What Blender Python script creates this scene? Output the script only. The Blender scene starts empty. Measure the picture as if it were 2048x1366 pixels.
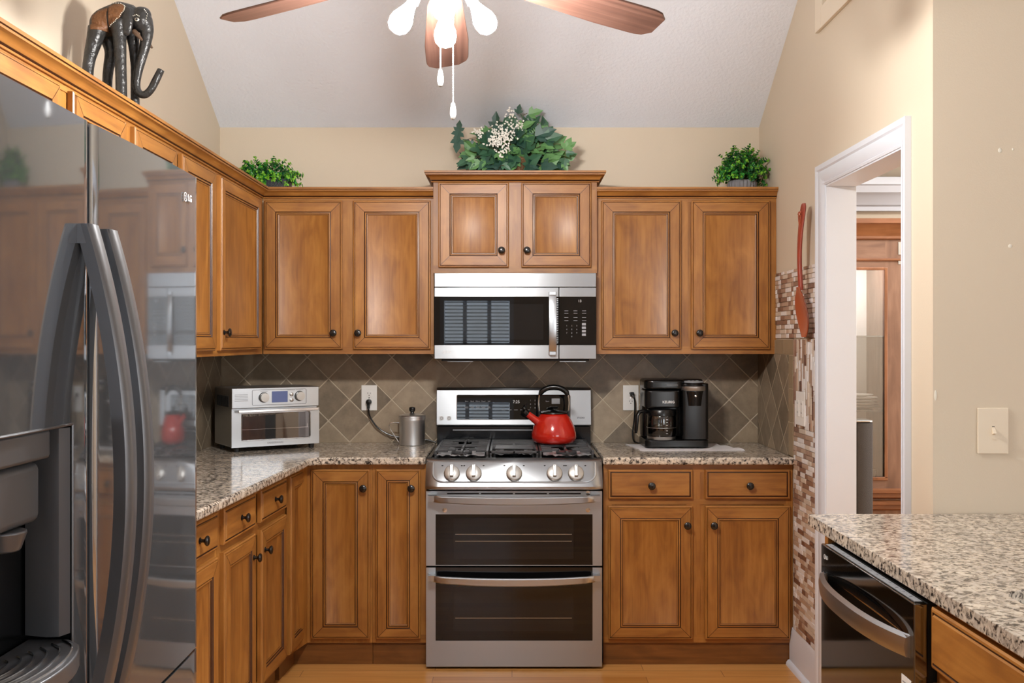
import bpy, math, random
from mathutils import Matrix, Vector, noise
random.seed(7)
PI = math.pi
R = math.radians
SC = bpy.context.scene
COL = SC.collection

# ------------------------------------------------------------------ camera, world, light, exposure
CAMZ = 1.42
cam_d = bpy.data.cameras.new('camera')
cam = bpy.data.objects.new('camera', cam_d)
COL.objects.link(cam)
cam_d.sensor_width = 36.0
cam_d.lens = 36.0 * 2000.0 / 2048.0
cam_d.clip_start = 0.02
cam.location = (0, 0, CAMZ)
cam.rotation_euler = (PI / 2, 0, 0)
SC.camera = cam
SC.view_settings.view_transform = 'Standard'
SC.view_settings.look = 'None'
SC.view_settings.gamma = 1.0
SC.view_settings.use_curve_mapping = False
SC.view_settings.exposure = 0.06
SC.cycles.max_bounces = 8
SC.cycles.diffuse_bounces = 5
SC.cycles.glossy_bounces = 5
SC.cycles.transmission_bounces = 6
SC.cycles.transparent_max_bounces = 8
SC.cycles.sample_clamp_indirect = 6.0
SC.cycles.caustics_reflective = False
SC.cycles.caustics_refractive = False
SC.cycles.use_denoising = True

w = bpy.data.worlds.new('world')
SC.world = w
w.use_nodes = True
w.node_tree.nodes['Background'].inputs[0].default_value = (0.75, 0.87, 1.0, 1)
w.node_tree.nodes['Background'].inputs[1].default_value = 1.0

BULB_STRENGTH = 640.0
WINDOW_EMIT = 3.2

def area(name, loc, rot, sx, sy, power, color=(1, 1, 1)):
    l = bpy.data.lights.new(name, 'AREA')
    l.shape = 'RECTANGLE'; l.size = sx; l.size_y = sy
    l.energy = power; l.color = color
    o = bpy.data.objects.new(name, l)
    COL.objects.link(o)
    o.location = loc; o.rotation_euler = rot
    return o
# added area lamps in place of daylight; far right and dining walls lack windows
area('daylight_fill', (2.3, -2.45, 1.45), (R(90), 0, 0), 1.8, 1.4, 26, (1.0, 0.98, 0.95))
area('daylight_fill', (3.85, 0.6, 1.6), (R(90), 0, R(90)), 1.8, 1.5, 34, (0.93, 0.97, 1.0))  # added fill from the right, in front of a solid wall
area('dining_daylight_fill', (3.85, 4.3, 1.5), (R(90), 0, R(90)), 1.6, 1.6, 45, (0.95, 0.98, 1.0))  # added to brighten the dining room, no window built here
area('dining_top_fill', (2.3, 4.2, 2.70), (0, 0, 0), 0.9, 0.9, 42, (1.0, 0.98, 0.95))  # added from above to lift the china cabinet, no fixture modelled

# ------------------------------------------------------------------ mesh helper
def sub(a, b): return (a[0]-b[0], a[1]-b[1], a[2]-b[2])

class MB:
    """collects polygons; build() links them as ONE mesh object"""
    def __init__(s):
        s.v = []; s.f = []; s.m = []; s.u = []; s.off = (0.0, 0.0)
    def vert(s, p):
        s.v.append((float(p[0]), float(p[1]), float(p[2]))); return len(s.v) - 1
    def face(s, idx, mat=0, grain='z'):
        s.f.append(tuple(idx)); s.m.append(mat)
        P = [s.v[i] for i in idx]
        a = sub(P[1], P[0]); b = sub(P[2], P[0])
        n = (abs(a[1]*b[2]-a[2]*b[1]), abs(a[2]*b[0]-a[0]*b[2]), abs(a[0]*b[1]-a[1]*b[0]))
        g = 'xyz'.index(grain)
        rest = [k for k in range(3) if k != g]
        c = rest[0] if n[rest[0]] < n[rest[1]] else rest[1]
        if n[g] > max(n[rest[0]], n[rest[1]]):      # end grain
            s.u.append([(p[rest[0]] + s.off[0], p[rest[1]] + s.off[1]) for p in P])
        else:
            s.u.append([(p[g] + s.off[0], p[c] + s.off[1]) for p in P])
    def newgrain(s):
        s.off = (random.uniform(0, 40), random.uniform(0, 40))
    def box(s, x0, x1, y0, y1, z0, z1, mat=0, grain='z'):
        s.newgrain()
        if x0 > x1: x0, x1 = x1, x0
        if y0 > y1: y0, y1 = y1, y0
        if z0 > z1: z0, z1 = z1, z0
        i = [s.vert(p) for p in ((x0,y0,z0),(x1,y0,z0),(x1,y1,z0),(x0,y1,z0),(x0,y0,z1),(x1,y0,z1),(x1,y1,z1),(x0,y1,z1))]
        for q in ((0,3,2,1),(4,5,6,7),(0,1,5,4),(1,2,6,5),(2,3,7,6),(3,0,4,7)):
            s.face([i[k] for k in q], mat, grain)
        return s
    def quad(s, a, b, c, d, mat=0, grain='z'):
        i = [s.vert(p) for p in (a, b, c, d)]
        s.face(i, mat, grain)
        return s
    def prism(s, pts, axis, lo, hi, mat=0, grain='z', cap=True):
        """2-D outline pts extruded along axis: x:(y,z) y:(x,z) z:(x,y)"""
        s.newgrain()
        def P(p, t):
            return {'x': (t, p[0], p[1]), 'y': (p[0], t, p[1]), 'z': (p[0], p[1], t)}[axis]
        a = [s.vert(P(p, lo)) for p in pts]; b = [s.vert(P(p, hi)) for p in pts]
        n = len(pts)
        for k in range(n):
            s.face((a[k], a[(k+1) % n], b[(k+1) % n], b[k]), mat, grain)
        if cap:
            s.face(a[::-1], mat, grain); s.face(b, mat, grain)
        return s
    def lathe(s, prof, o=(0,0,0), axis='z', seg=24, mat=0, cap=True):
        """prof: list of (radius, height)"""
        rings = []
        for r, h in prof:
            ring = []
            for k in range(seg):
                a = 2*PI*k/seg
                c, d = r*math.cos(a), r*math.sin(a)
                p = {'z': (c, d, h), 'y': (c, h, -d), 'x': (h, c, d)}[axis]
                ring.append(s.vert((p[0]+o[0], p[1]+o[1], p[2]+o[2])))
            rings.append(ring)
        for A, B in zip(rings, rings[1:]):
            for k in range(seg):
                s.face((A[k], A[(k+1) % seg], B[(k+1) % seg], B[k]), mat)
        if cap:
            s.face(rings[0][::-1], mat); s.face(rings[-1], mat)
        return s
    def tube(s, path, r, seg=8, mat=0, closed=False, flat=None):
        pts = [Vector(p) for p in path]
        n = len(pts)
        rad = r if isinstance(r, (list, tuple)) else [r]*n
        rings = []; up = None
        for i in range(n):
            if closed: t = (pts[(i+1) % n] - pts[i-1]).normalized()
            else: t = (pts[min(i+1, n-1)] - pts[max(i-1, 0)]).normalized()
            if up is None:
                up = Vector((0,0,1)) if abs(t.z) < 0.9 else Vector((1,0,0))
            x = t.cross(up)
            if x.length < 1e-5: x = t.cross(Vector((0,1,0)))
            x.normalize(); yv = x.cross(t).normalized(); up = yv
            ring = []
            for k in range(seg):
                a = 2*PI*k/seg
                ca, sa = math.cos(a), math.sin(a)
                if flat: sa *= flat
                ring.append(s.vert(pts[i] + (x*ca + yv*sa)*rad[i]))
            rings.append(ring)
        pairs = list(zip(rings, rings[1:]))
        if closed: pairs.append((rings[-1], rings[0]))
        for A, B in pairs:
            for k in range(seg):
                s.face((A[k], A[(k+1) % seg], B[(k+1) % seg], B[k]), mat)
        if not closed:
            s.face(rings[0][::-1], mat); s.face(rings[-1], mat)
        return s
    def ball(s, c, r, seg=12, rings=8, mat=0, M=None):
        rx, ry, rz = r if isinstance(r, (tuple, list)) else (r, r, r)
        i0 = len(s.v)
        top = s.vert((c[0], c[1], c[2]+rz)); prev = None
        L = []
        for j in range(1, rings):
            th = PI*j/rings
            L.append([s.vert((c[0]+rx*math.sin(th)*math.cos(2*PI*k/seg), c[1]+ry*math.sin(th)*math.sin(2*PI*k/seg), c[2]+rz*math.cos(th))) for k in range(seg)])
        bot = s.vert((c[0], c[1], c[2]-rz))
        for k in range(seg):
            s.face((top, L[0][k], L[0][(k+1) % seg]), mat)
            s.face((bot, L[-1][(k+1) % seg], L[-1][k]), mat)
        for A, B in zip(L, L[1:]):
            for k in range(seg):
                s.face((A[k], B[k], B[(k+1) % seg], A[(k+1) % seg]), mat)
        if M is not None: s.xf(M, i0)
        return s
    def xf(s, M, start=0):
        for i in range(start, len(s.v)):
            p = M @ Vector(s.v[i]); s.v[i] = (p.x, p.y, p.z)
        return s
    def mesh(s, name, mats, smooth=35):
        me = bpy.data.meshes.new(name)
        me.from_pydata(s.v, [], s.f)
        uv = me.uv_layers.new(name='grain')
        flat = [c for fu in s.u for p in fu for c in p]
        uv.data.foreach_set('uv', flat)
        me.polygons.foreach_set('material_index', s.m)
        for m in (mats if isinstance(mats, (list, tuple)) else [mats]): me.materials.append(m)
        me.polygons.foreach_set('use_smooth', [True]*len(s.f))
        me.set_sharp_from_angle(angle=R(smooth))
        me.update()
        return me
    def build(s, name, mats, parent=None, bev=0, seg=2, smooth=35, world=False):
        """world=True: coordinates are world ones, parent is an unrotated Empty"""
        if world and parent is not None:
            l = parent.location
            s.v = [(p[0]-l[0], p[1]-l[1], p[2]-l[2]) for p in s.v]
        o = bpy.data.objects.new(name, s.mesh(name, mats, smooth))
        COL.objects.link(o)
        if parent is not None: o.parent = parent
        if bev:
            b = o.modifiers.new('bevel', 'BEVEL'); b.width = bev; b.segments = seg
            b.limit_method = 'ANGLE'; b.angle_limit = R(40); b.harden_normals = True
        return o

def tag(o, label, cat, group=None, kind=None):
    o['label'] = label; o['category'] = cat
    if group: o['group'] = group
    if kind: o['kind'] = kind
    return o
def thing(name, label, cat, loc=(0,0,0), rotz=0, group=None):
    o = bpy.data.objects.new(name, None)
    o.empty_display_size = 0.1
    COL.objects.link(o); o.location = loc; o.rotation_euler = (0, 0, rotz)
    return tag(o, label, cat, group)
def struct(o, label=None, cat=None):
    o['kind'] = 'structure'
    if label: o['label'] = label
    if cat: o['category'] = cat
    return o

def text_mb(body, size, M, name, mat, parent, extrude=0.0004, align='CENTER', bold=False):
    c = bpy.data.curves.new('t', 'FONT')
    c.body = body; c.size = size; c.extrude = extrude; c.align_x = align; c.align_y = 'CENTER'
    if bold: c.offset = size*0.02
    c.resolution_u = 3
    o = bpy.data.objects.new('t', c); COL.objects.link(o)
    dg = bpy.context.evaluated_depsgraph_get(); dg.update()
    me = bpy.data.meshes.new_from_object(o.evaluated_get(dg))
    bpy.data.objects.remove(o)
    me.transform(M); me.name = name
    me.materials.clear(); me.materials.append(mat)
    r = bpy.data.objects.new(name, me); COL.objects.link(r)
    if parent is not None: r.parent = parent
    return r

def mat_front(x, y, z):   # text plane facing -y, reading along +x
    return Matrix.Translation((x, y, z)) @ Matrix.Rotation(PI/2, 4, 'X')

# ------------------------------------------------------------------ materials
def newmat(name):
    m = bpy.data.materials.new(name); m.use_nodes = True
    return m, m.node_tree.nodes, m.node_tree.links, m.node_tree.nodes['Principled BSDF']
def lin(c):
    return tuple((x/255/12.92 if x/255 <= 0.04045 else ((x/255+0.055)/1.055)**2.4) for x in c)
def plain(name, rgb, rough=0.5, metal=0.0, spec=0.5, coat=0.0, var=0.0, vscale=8.0, bump=0.0, bscale=200.0):
    m, N, L, P = newmat(name)
    c = lin(rgb)
    P.inputs['Base Color'].default_value = (*c, 1)
    P.inputs['Roughness'].default_value = rough
    P.inputs['Metallic'].default_value = metal
    P.inputs['Specular IOR Level'].default_value = spec
    P.inputs['Coat Weight'].default_value = coat
    P.inputs['Coat Roughness'].default_value = 0.08
    tc = N.new('ShaderNodeTexCoord')
    nz = N.new('ShaderNodeTexNoise'); nz.inputs['Scale'].default_value = vscale; nz.inputs['Detail'].default_value = 4
    L.new(tc.outputs['Object'], nz.inputs['Vector'])
    mx = N.new('ShaderNodeMix'); mx.data_type = 'RGBA'
    v = max(var, 0.02)
    mx.inputs['A'].default_value = (*[max(0, x*(1-v)) for x in c], 1)
    mx.inputs['B'].default_value = (*[min(1, x*(1+v)) for x in c], 1)
    L.new(nz.outputs['Fac'], mx.inputs['Factor']); L.new(mx.outputs['Result'], P.inputs['Base Color'])
    if bump:
        n2 = N.new('ShaderNodeTexNoise'); n2.inputs['Scale'].default_value = bscale; n2.inputs['Detail'].default_value = 3
        L.new(tc.outputs['Object'], n2.inputs['Vector'])
        b = N.new('ShaderNodeBump'); b.inputs['Strength'].default_value = bump; b.inputs['Distance'].default_value = 0.01
        L.new(n2.outputs['Fac'], b.inputs['Height']); L.new(b.outputs['Normal'], P.inputs['Normal'])
    return m
def ramp(N, stops):
    r = N.new('ShaderNodeValToRGB'); e = r.color_ramp.elements
    while len(e) < len(stops): e.new(0.5)
    for k, (p, c) in enumerate(stops):
        e[k].position = p; e[k].color = (*c, 1)
    return r
def wood(name, dark, mid, light, rough=0.3, coat=0.3, su=3.0, sv=45.0, objvar=0.12, fig=0.5):
    m, N, L, P = newmat(name)
    uv = N.new('ShaderNodeUVMap'); uv.uv_map = 'grain'
    mp = N.new('ShaderNodeMapping'); mp.inputs['Scale'].default_value = (su, sv, 1)
    L.new(uv.outputs['UV'], mp.inputs['Vector'])
    n1 = N.new('ShaderNodeTexNoise'); n1.inputs['Scale'].default_value = 1.0; n1.inputs['Detail'].default_value = 6; n1.inputs['Distortion'].default_value = 0.6
    L.new(mp.outputs['Vector'], n1.inputs['Vector'])
    mp2 = N.new('ShaderNodeMapping'); mp2.inputs['Scale'].default_value = (3.0, 9.0, 1)
    L.new(uv.outputs['UV'], mp2.inputs['Vector'])
    n2 = N.new('ShaderNodeTexNoise'); n2.inputs['Scale'].default_value = 1.6; n2.inputs['Detail'].default_value = 5; n2.inputs['Distortion'].default_value = 1.0
    L.new(mp2.outputs['Vector'], n2.inputs['Vector'])
    mx = N.new('ShaderNodeMix'); mx.data_type = 'FLOAT'; mx.inputs['Factor'].default_value = fig
    L.new(n1.outputs['Fac'], mx.inputs['A']); L.new(n2.outputs['Fac'], mx.inputs['B'])
    r = ramp(N, [(0.24, lin(dark)), (0.5, lin(mid)), (0.74, lin(light))])
    L.new(mx.outputs['Result'], r.inputs['Fac'])
    oi = N.new('ShaderNodeObjectInfo')
    mr = N.new('ShaderNodeMapRange'); mr.inputs['To Min'].default_value = 1-objvar; mr.inputs['To Max'].default_value = 1+objvar
    L.new(oi.outputs['Random'], mr.inputs['Value'])
    hs = N.new('ShaderNodeHueSaturation'); L.new(r.outputs['Color'], hs.inputs['Color']); L.new(mr.outputs['Result'], hs.inputs['Value'])
    L.new(hs.outputs['Color'], P.inputs['Base Color'])
    P.inputs['Roughness'].default_value = rough
    P.inputs['Coat Weight'].default_value = coat; P.inputs['Coat Roughness'].default_value = 0.3
    b = N.new('ShaderNodeBump'); b.inputs['Strength'].default_value = 0.04; b.inputs['Distance'].default_value = 0.004
    L.new(n1.outputs['Fac'], b.inputs['Height']); L.new(b.outputs['Normal'], P.inputs['Normal'])
    return m
def metal(name, rgb, rough=0.25, aniso=0.0, streak=None, rvar=0.06):
    m, N, L, P = newmat(name)
    P.inputs['Base Color'].default_value = (*lin(rgb), 1)
    P.inputs['Metallic'].default_value = 1.0
    P.inputs['Roughness'].default_value = rough
    tc = N.new('ShaderNodeTexCoord')
    if aniso:
        P.inputs['Anisotropic'].default_value = aniso; P.inputs['Anisotropic Rotation'].default_value = 0.25
        tg = N.new('ShaderNodeTangent'); tg.direction_type = 'RADIAL'; tg.axis = 'Z'
        L.new(tg.outputs['Tangent'], P.inputs['Tangent'])
    mp = N.new('ShaderNodeMapping'); mp.inputs['Scale'].default_value = streak or (6, 6, 300)
    L.new(tc.outputs['Object'], mp.inputs['Vector'])
    n = N.new('ShaderNodeTexNoise'); n.inputs['Scale'].default_value = 1.0; n.inputs['Detail'].default_value = 3
    L.new(mp.outputs['Vector'], n.inputs['Vector'])
    mr = N.new('ShaderNodeMapRange'); mr.inputs['To Min'].default_value = rough - rvar; mr.inputs['To Max'].default_value = rough + rvar
    L.new(n.outputs['Fac'], mr.inputs['Value']); L.new(mr.outputs['Result'], P.inputs['Roughness'])
    return m
def emissive(name, rgb, strength):
    m, N, L, P = newmat(name)
    P.inputs['Base Color'].default_value = (*rgb, 1)
    P.inputs['Emission Color'].default_value = (*rgb, 1)
    P.inputs['Emission Strength'].default_value = strength
    return m
def glassy(name, rgb=(255,255,255), alpha=0.12, rough=0.02):
    m, N, L, P = newmat(name)
    out = N['Material Output']
    t = N.new('ShaderNodeBsdfTransparent'); t.inputs[0].default_value = (*lin(rgb), 1)
    g = N.new('ShaderNodeBsdfGlossy'); g.inputs['Roughness'].default_value = rough
    fr = N.new('ShaderNodeFresnel'); fr.inputs['IOR'].default_value = 1.45
    ad = N.new('ShaderNodeMath'); ad.operation = 'ADD'; ad.inputs[1].default_value = alpha
    L.new(fr.outputs[0], ad.inputs[0])
    mx = N.new('ShaderNodeMixShader')
    L.new(ad.outputs[0], mx.inputs[0]); L.new(t.outputs[0], mx.inputs[1]); L.new(g.outputs[0], mx.inputs[2])
    L.new(mx.outputs[0], out.inputs['Surface'])
    return m
def granite(name):
    m, N, L, P = newmat(name)
    tc = N.new('ShaderNodeTexCoord')
    n1 = N.new('ShaderNodeTexNoise'); n1.inputs['Scale'].default_value = 75; n1.inputs['Detail'].default_value = 5; n1.inputs['Roughness'].default_value = 0.6; n1.inputs['Distortion'].default_value = 0.5
    L.new(tc.outputs['Object'], n1.inputs['Vector'])
    r1 = ramp(N, [(0.35, lin((34,32,33))), (0.405, lin((94,89,86))), (0.45, lin((160,150,138))), (0.505, lin((206,196,181))), (0.70, lin((226,218,207)))])
    L.new(n1.outputs['Fac'], r1.inputs['Fac'])
    vo = N.new('ShaderNodeTexVoronoi'); vo.inputs['Scale'].default_value = 95; vo.inputs['Randomness'].default_value = 1.0
    n2 = N.new('ShaderNodeTexNoise'); n2.inputs['Scale'].default_value = 14; n2.inputs['Detail'].default_value = 3
    L.new(tc.outputs['Object'], vo.inputs['Vector']); L.new(tc.outputs['Object'], n2.inputs['Vector'])
    sep = N.new('ShaderNodeSeparateColor'); L.new(vo.outputs['Color'], sep.inputs['Color'])
    r2 = ramp(N, [(0.0, (0.35,0.34,0.34)), (0.18, (0.62,0.58,0.55)), (0.5, (1,1,1)), (1.0, (1.0,0.93,0.84))])
    L.new(sep.outputs[0], r2.inputs['Fac'])
    mx = N.new('ShaderNodeMix'); mx.data_type = 'RGBA'; mx.blend_type = 'MULTIPLY'; mx.inputs['Factor'].default_value = 0.55
    L.new(r1.outputs['Color'], mx.inputs['A']); L.new(r2.outputs['Color'], mx.inputs['B'])
    r3 = ramp(N, [(0.42, (0.78,0.77,0.77)), (0.58, (1.0,0.98,0.95))])
    L.new(n2.outputs['Fac'], r3.inputs['Fac'])
    m2 = N.new('ShaderNodeMix'); m2.data_type = 'RGBA'; m2.blend_type = 'MULTIPLY'; m2.inputs['Factor'].default_value = 0.8
    L.new(mx.outputs['Result'], m2.inputs['A']); L.new(r3.outputs['Color'], m2.inputs['B'])
    L.new(m2.outputs['Result'], P.inputs['Base Color'])
    P.inputs['Roughness'].default_value = 0.12
    return m
def mth(N, L, op, a, b=None):
    n = N.new('ShaderNodeMath'); n.operation = op
    for k, x in enumerate((a, b)):
        if x is None: continue
        if isinstance(x, (int, float)): n.inputs[k].default_value = x
        else: L.new(x, n.inputs[k])
    return n.outputs[0]
def diamond_tile(name, axis, u0, z0, D):
    m, N, L, P = newmat(name)
    tc = N.new('ShaderNodeTexCoord')
    sx = N.new('ShaderNodeSeparateXYZ'); L.new(tc.outputs['Object'], sx.inputs[0])
    u = mth(N, L, 'SUBTRACT', sx.outputs['XYZ'.index(axis)], u0)
    z = mth(N, L, 'SUBTRACT', sx.outputs[2], z0)
    p = mth(N, L, 'DIVIDE', mth(N, L, 'ADD', u, z), D)
    q = mth(N, L, 'DIVIDE', mth(N, L, 'SUBTRACT', u, z), D)
    def edge(t):
        f = mth(N, L, 'FRACT', t)
        return mth(N, L, 'MINIMUM', f, mth(N, L, 'SUBTRACT', 1.0, f))
    e = mth(N, L, 'MINIMUM', edge(p), edge(q))
    mr = N.new('ShaderNodeMapRange'); mr.interpolation_type = 'SMOOTHSTEP'
    mr.inputs['From Min'].default_value = 0.010; mr.inputs['From Max'].default_value = 0.024
    L.new(e, mr.inputs['Value'])
    cb = N.new('ShaderNodeCombineXYZ')
    L.new(mth(N, L, 'FLOOR', p), cb.inputs[0]); L.new(mth(N, L, 'FLOOR', q), cb.inputs[1])
    wn = N.new('ShaderNodeTexWhiteNoise'); wn.noise_dimensions = '3D'; L.new(cb.outputs[0], wn.inputs['Vector'])
    nz = N.new('ShaderNodeTexNoise'); nz.inputs['Scale'].default_value = 14; nz.inputs['Detail'].default_value = 6; nz.inputs['Roughness'].default_value = 0.65
    L.new(tc.outputs['Object'], nz.inputs['Vector'])
    mx = mth(N, L, 'ADD', mth(N, L, 'MULTIPLY', nz.outputs['Fac'], 0.62), mth(N, L, 'MULTIPLY', wn.outputs['Value'], 0.38))
    r = ramp(N, [(0.25, lin((104,92,76))), (0.5, lin((138,122,102))), (0.76, lin((168,150,126)))])
    L.new(mx, r.inputs['Fac'])
    c = N.new('ShaderNodeMix'); c.data_type = 'RGBA'
    c.inputs['A'].default_value = (*lin((188,172,148)), 1)
    L.new(mr.outputs['Result'], c.inputs['Factor']); L.new(r.outputs['Color'], c.inputs['B'])
    L.new(c.outputs['Result'], P.inputs['Base Color'])
    P.inputs['Roughness'].default_value = 0.42
    b = N.new('ShaderNodeBump'); b.inputs['Strength'].default_value = 0.5; b.inputs['Distance'].default_value = 0.003
    h = mth(N, L, 'ADD', mr.outputs['Result'], mth(N, L, 'MULTIPLY', nz.outputs['Fac'], 0.25))
    L.new(h, b.inputs['Height']); L.new(b.outputs['Normal'], P.inputs['Normal'])
    return m
def plank_floor(name):
    m, N, L, P = newmat(name)
    tc = N.new('ShaderNodeTexCoord')
    br = N.new('ShaderNodeTexBrick')
    br.inputs['Color1'].default_value = (0,0,0,1); br.inputs['Color2'].default_value = (1,1,1,1); br.inputs['Mortar'].default_value = (0.5,0.5,0.5,1)
    br.inputs['Scale'].default_value = 1.0; br.inputs['Brick Width'].default_value = 0.9; br.inputs['Row Height'].default_value = 0.083
    br.inputs['Mortar Size'].default_value = 0.0012; br.inputs['Mortar Smooth'].default_value = 0.1; br.offset = 0.37
    L.new(tc.outputs['Object'], br.inputs['Vector'])
    mp = N.new('ShaderNodeMapping'); mp.inputs['Scale'].default_value = (3, 60, 1)
    ad = N.new('ShaderNodeVectorMath'); ad.operation = 'ADD'
    sc = N.new('ShaderNodeVectorMath'); sc.operation = 'SCALE'; sc.inputs['Scale'].default_value = 7.0
    L.new(br.outputs['Color'], sc.inputs[0]); L.new(tc.outputs['Object'], ad.inputs[0]); L.new(sc.outputs[0], ad.inputs[1])
    L.new(ad.outputs[0], mp.inputs['Vector'])
    nz = N.new('ShaderNodeTexNoise'); nz.inputs['Scale'].default_value = 1.0; nz.inputs['Detail'].default_value = 5; nz.inputs['Distortion'].default_value = 0.5
    L.new(mp.outputs['Vector'], nz.inputs['Vector'])
    f = mth(N, L, 'ADD', mth(N, L, 'MULTIPLY', nz.outputs['Fac'], 0.6), mth(N, L, 'MULTIPLY', br.outputs['Color'], 0.4))
    r = ramp(N, [(0.2, lin((164,106,48))), (0.5, lin((194,134,68))), (0.8, lin((214,160,94)))])
    L.new(f, r.inputs['Fac'])
    c = N.new('ShaderNodeMix'); c.data_type = 'RGBA'
    c.inputs['B'].default_value = (*lin((110,66,30)), 1)
    L.new(br.outputs['Fac'], c.inputs['Factor']); L.new(r.outputs['Color'], c.inputs['A'])
    L.new(c.outputs['Result'], P.inputs['Base Color'])
    P.inputs['Roughness'].default_value = 0.28
    return m

M = {}
M['wood'] = wood('maple_cabinet', (112,66,26), (154,101,43), (180,126,60), 0.44, 0.15, 3.5, 70.0, 0.09, 0.6)
M['glaze'] = plain('dark_glaze', (58,28,10), 0.35, var=0.15)
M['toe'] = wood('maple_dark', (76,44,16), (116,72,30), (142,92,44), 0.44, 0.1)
M['wall'] = plain('beige_wall_paint', (210,196,175), 0.75, var=0.015, vscale=3, bump=0.05, bscale=240)
M['ceil'] = plain('textured_ceiling_paint', (230,236,246), 0.9, bump=0.35, bscale=70)
M['granite'] = granite('speckled_granite')
M['floor'] = plank_floor('oak_floor')
M['tileb'] = diamond_tile('brown_diamond_tile', 'X', 1.083, 1.13, 0.2103)
M['tiler'] = diamond_tile('brown_diamond_tile_side', 'Y', 4.62, 1.09, 0.2103)
M['tilel'] = diamond_tile('brown_diamond_tile_left', 'Y', 4.88, 1.13, 0.2103)
M['tilep'] = plain('brown_tile', (150,132,106), 0.42, var=0.12, vscale=14, bump=0.1, bscale=60)
M['grout'] = plain('grout', (196,182,160), 0.8)
M['white'] = plain('white_trim_paint', (218,223,232), 0.35)
M['steel'] = metal('brushed_stainless', (170,173,176), 0.34, aniso=0.75, rvar=0.02)
M['steel2'] = metal('satin_stainless', (186,190,194), 0.32)
M['canister'] = metal('spun_aluminium', (222,222,222), 0.36)
M['nickel'] = metal('nickel', (186,184,180), 0.38)
M['chrome'] = metal('bright_steel', (225,225,225), 0.12, rvar=0.03)
M['blacksteel'] = metal('black_stainless', (156,161,167), 0.05, streak=(30,30,30), rvar=0.015)
M['blacksteel'].node_tree.nodes['Principled BSDF'].inputs['Metallic'].default_value = 0.8
M['dwsteel'] = metal('dark_stainless', (140,138,136), 0.06, streak=(30,30,30), rvar=0.015)
M['blackhandle'] = plain('black_stainless_handle', (112,114,118), 0.36, metal=0.55)
M['bglass'] = plain('black_glass', (12,13,15), 0.012, spec=0.5)
M['winglass'] = plain('oven_window_glass', (24,25,27), 0.015, spec=0.5, var=0.2)
M['bplast'] = plain('black_plastic', (10,11,12), 0.25)
M['bmatte'] = plain('black_matte', (20,20,21), 0.55)
M['iron'] = plain('cast_iron', (58,58,60), 0.34, var=0.3, vscale=60, bump=0.15, bscale=400)
M['enamel'] = plain('black_enamel', (14,16,20), 0.12, var=0.3)
M['foil'] = plain('foil', (205,205,208), 0.3, metal=0.55, var=0.1)
M['knob'] = plain('oil_rubbed_knob', (24,20,18), 0.22, spec=0.6)
M['red'] = plain('red_enamel', (184,34,22), 0.16, coat=0.6, var=0.08)
M['spoon'] = plain('terracotta_lacquer', (148,62,46), 0.3, var=0.2, vscale=14)
M['spoonbowl'] = plain('orange_lacquer', (168,86,54), 0.32, var=0.14, vscale=12)
M['eleph'] = plain('black_carved_wood', (44,43,42), 0.34, var=0.6, vscale=30, bump=0.6, bscale=45)
M['ebrown'] = plain('brown_carved_cloth', (112,72,40), 0.5, var=0.35, vscale=60, bump=0.5, bscale=110)
M['ivory'] = plain('painted_dot', (225,220,205), 0.5)
M['tusk'] = plain('tusk_wood', (92,70,54), 0.4, var=0.2)
M['leafb'] = plain('bright_green_leaf', (124,184,52), 0.4, var=0.3, vscale=26)
M['leafm'] = plain('green_leaf', (54,136,50), 0.4, var=0.35, vscale=26)
M['leafd'] = plain('dark_green_leaf', (28,88,46), 0.42, var=0.3, vscale=26)
M['ivyd'] = plain('ivy_leaf', (58,98,72), 0.45, var=0.22, vscale=30)
M['ivym'] = plain('ivy_leaf_light', (96,142,84), 0.45, var=0.2, vscale=30)
M['ivyb'] = plain('ivy_leaf_blue', (46,80,68), 0.45, var=0.22, vscale=30)
M['stem'] = plain('plant_stem', (86,78,50), 0.6)
M['flower'] = plain('white_flower', (232,230,222), 0.6)
M['basket'] = plain('woven_basket', (120,88,58), 0.7, var=0.35, vscale=60, bump=0.6, bscale=120)
M['potg'] = plain('grey_ribbed_pot', (128,128,132), 0.7, var=0.15, vscale=40)
M['potb'] = plain('black_woven_pot', (38,42,46), 0.55, var=0.3, vscale=80, bump=0.4, bscale=160)
M['blade'] = wood('walnut_blade', (62,42,36), (94,66,56), (116,86,74), 0.4, 0.1, 2.0, 70.0, 0.04, 0.3)
M['bulb'] = emissive('lit_bulb', (1.0, 0.975, 0.945), BULB_STRENGTH)
M['chainw'] = plain('white_chain', (240,240,238), 0.3)
M['cherry'] = wood('cherry_cabinet', (88,62,48), (120,88,70), (142,110,90), 0.35, 0.2, 3.0, 30.0, 0.04)
M['cherryd'] = wood('cherry_molding', (88,52,30), (124,78,48), (146,98,66), 0.35, 0.2, 3.0, 30.0, 0.04)
M['pane'] = glassy('clear_glass')
M['carafe'] = glassy('carafe_glass', (228,226,222), 0.06)
M['coffee'] = plain('coffee', (14,8,6), 0.15)
M['china'] = plain('white_china', (238,238,236), 0.2)
M['plastw'] = plain('white_plastic', (236,234,230), 0.35)
M['almond'] = plain('almond_plastic', (224,210,188), 0.4)
M['towel'] = plain('grey_towel', (234,231,232), 0.9, var=0.06, vscale=60, bump=0.6, bscale=260)
M['dark'] = plain('dark_slot', (12,11,11), 0.7)
M['print'] = plain('white_print', (222,222,222), 0.5)
M['printg'] = plain('grey_print', (150,152,156), 0.5)
M['lcd'] = emissive('lcd_screen', (0.07, 0.09, 0.20), 0.35)
M['vent'] = plain('vent_paint', (222,208,186), 0.5)
M['speaker'] = plain('speaker_cloth', (72,68,66), 0.8, var=0.3, vscale=300, bump=0.6, bscale=500)
M['sky'] = emissive('bright_window_view', (0.86, 0.94, 1.0), WINDOW_EMIT)
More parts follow.
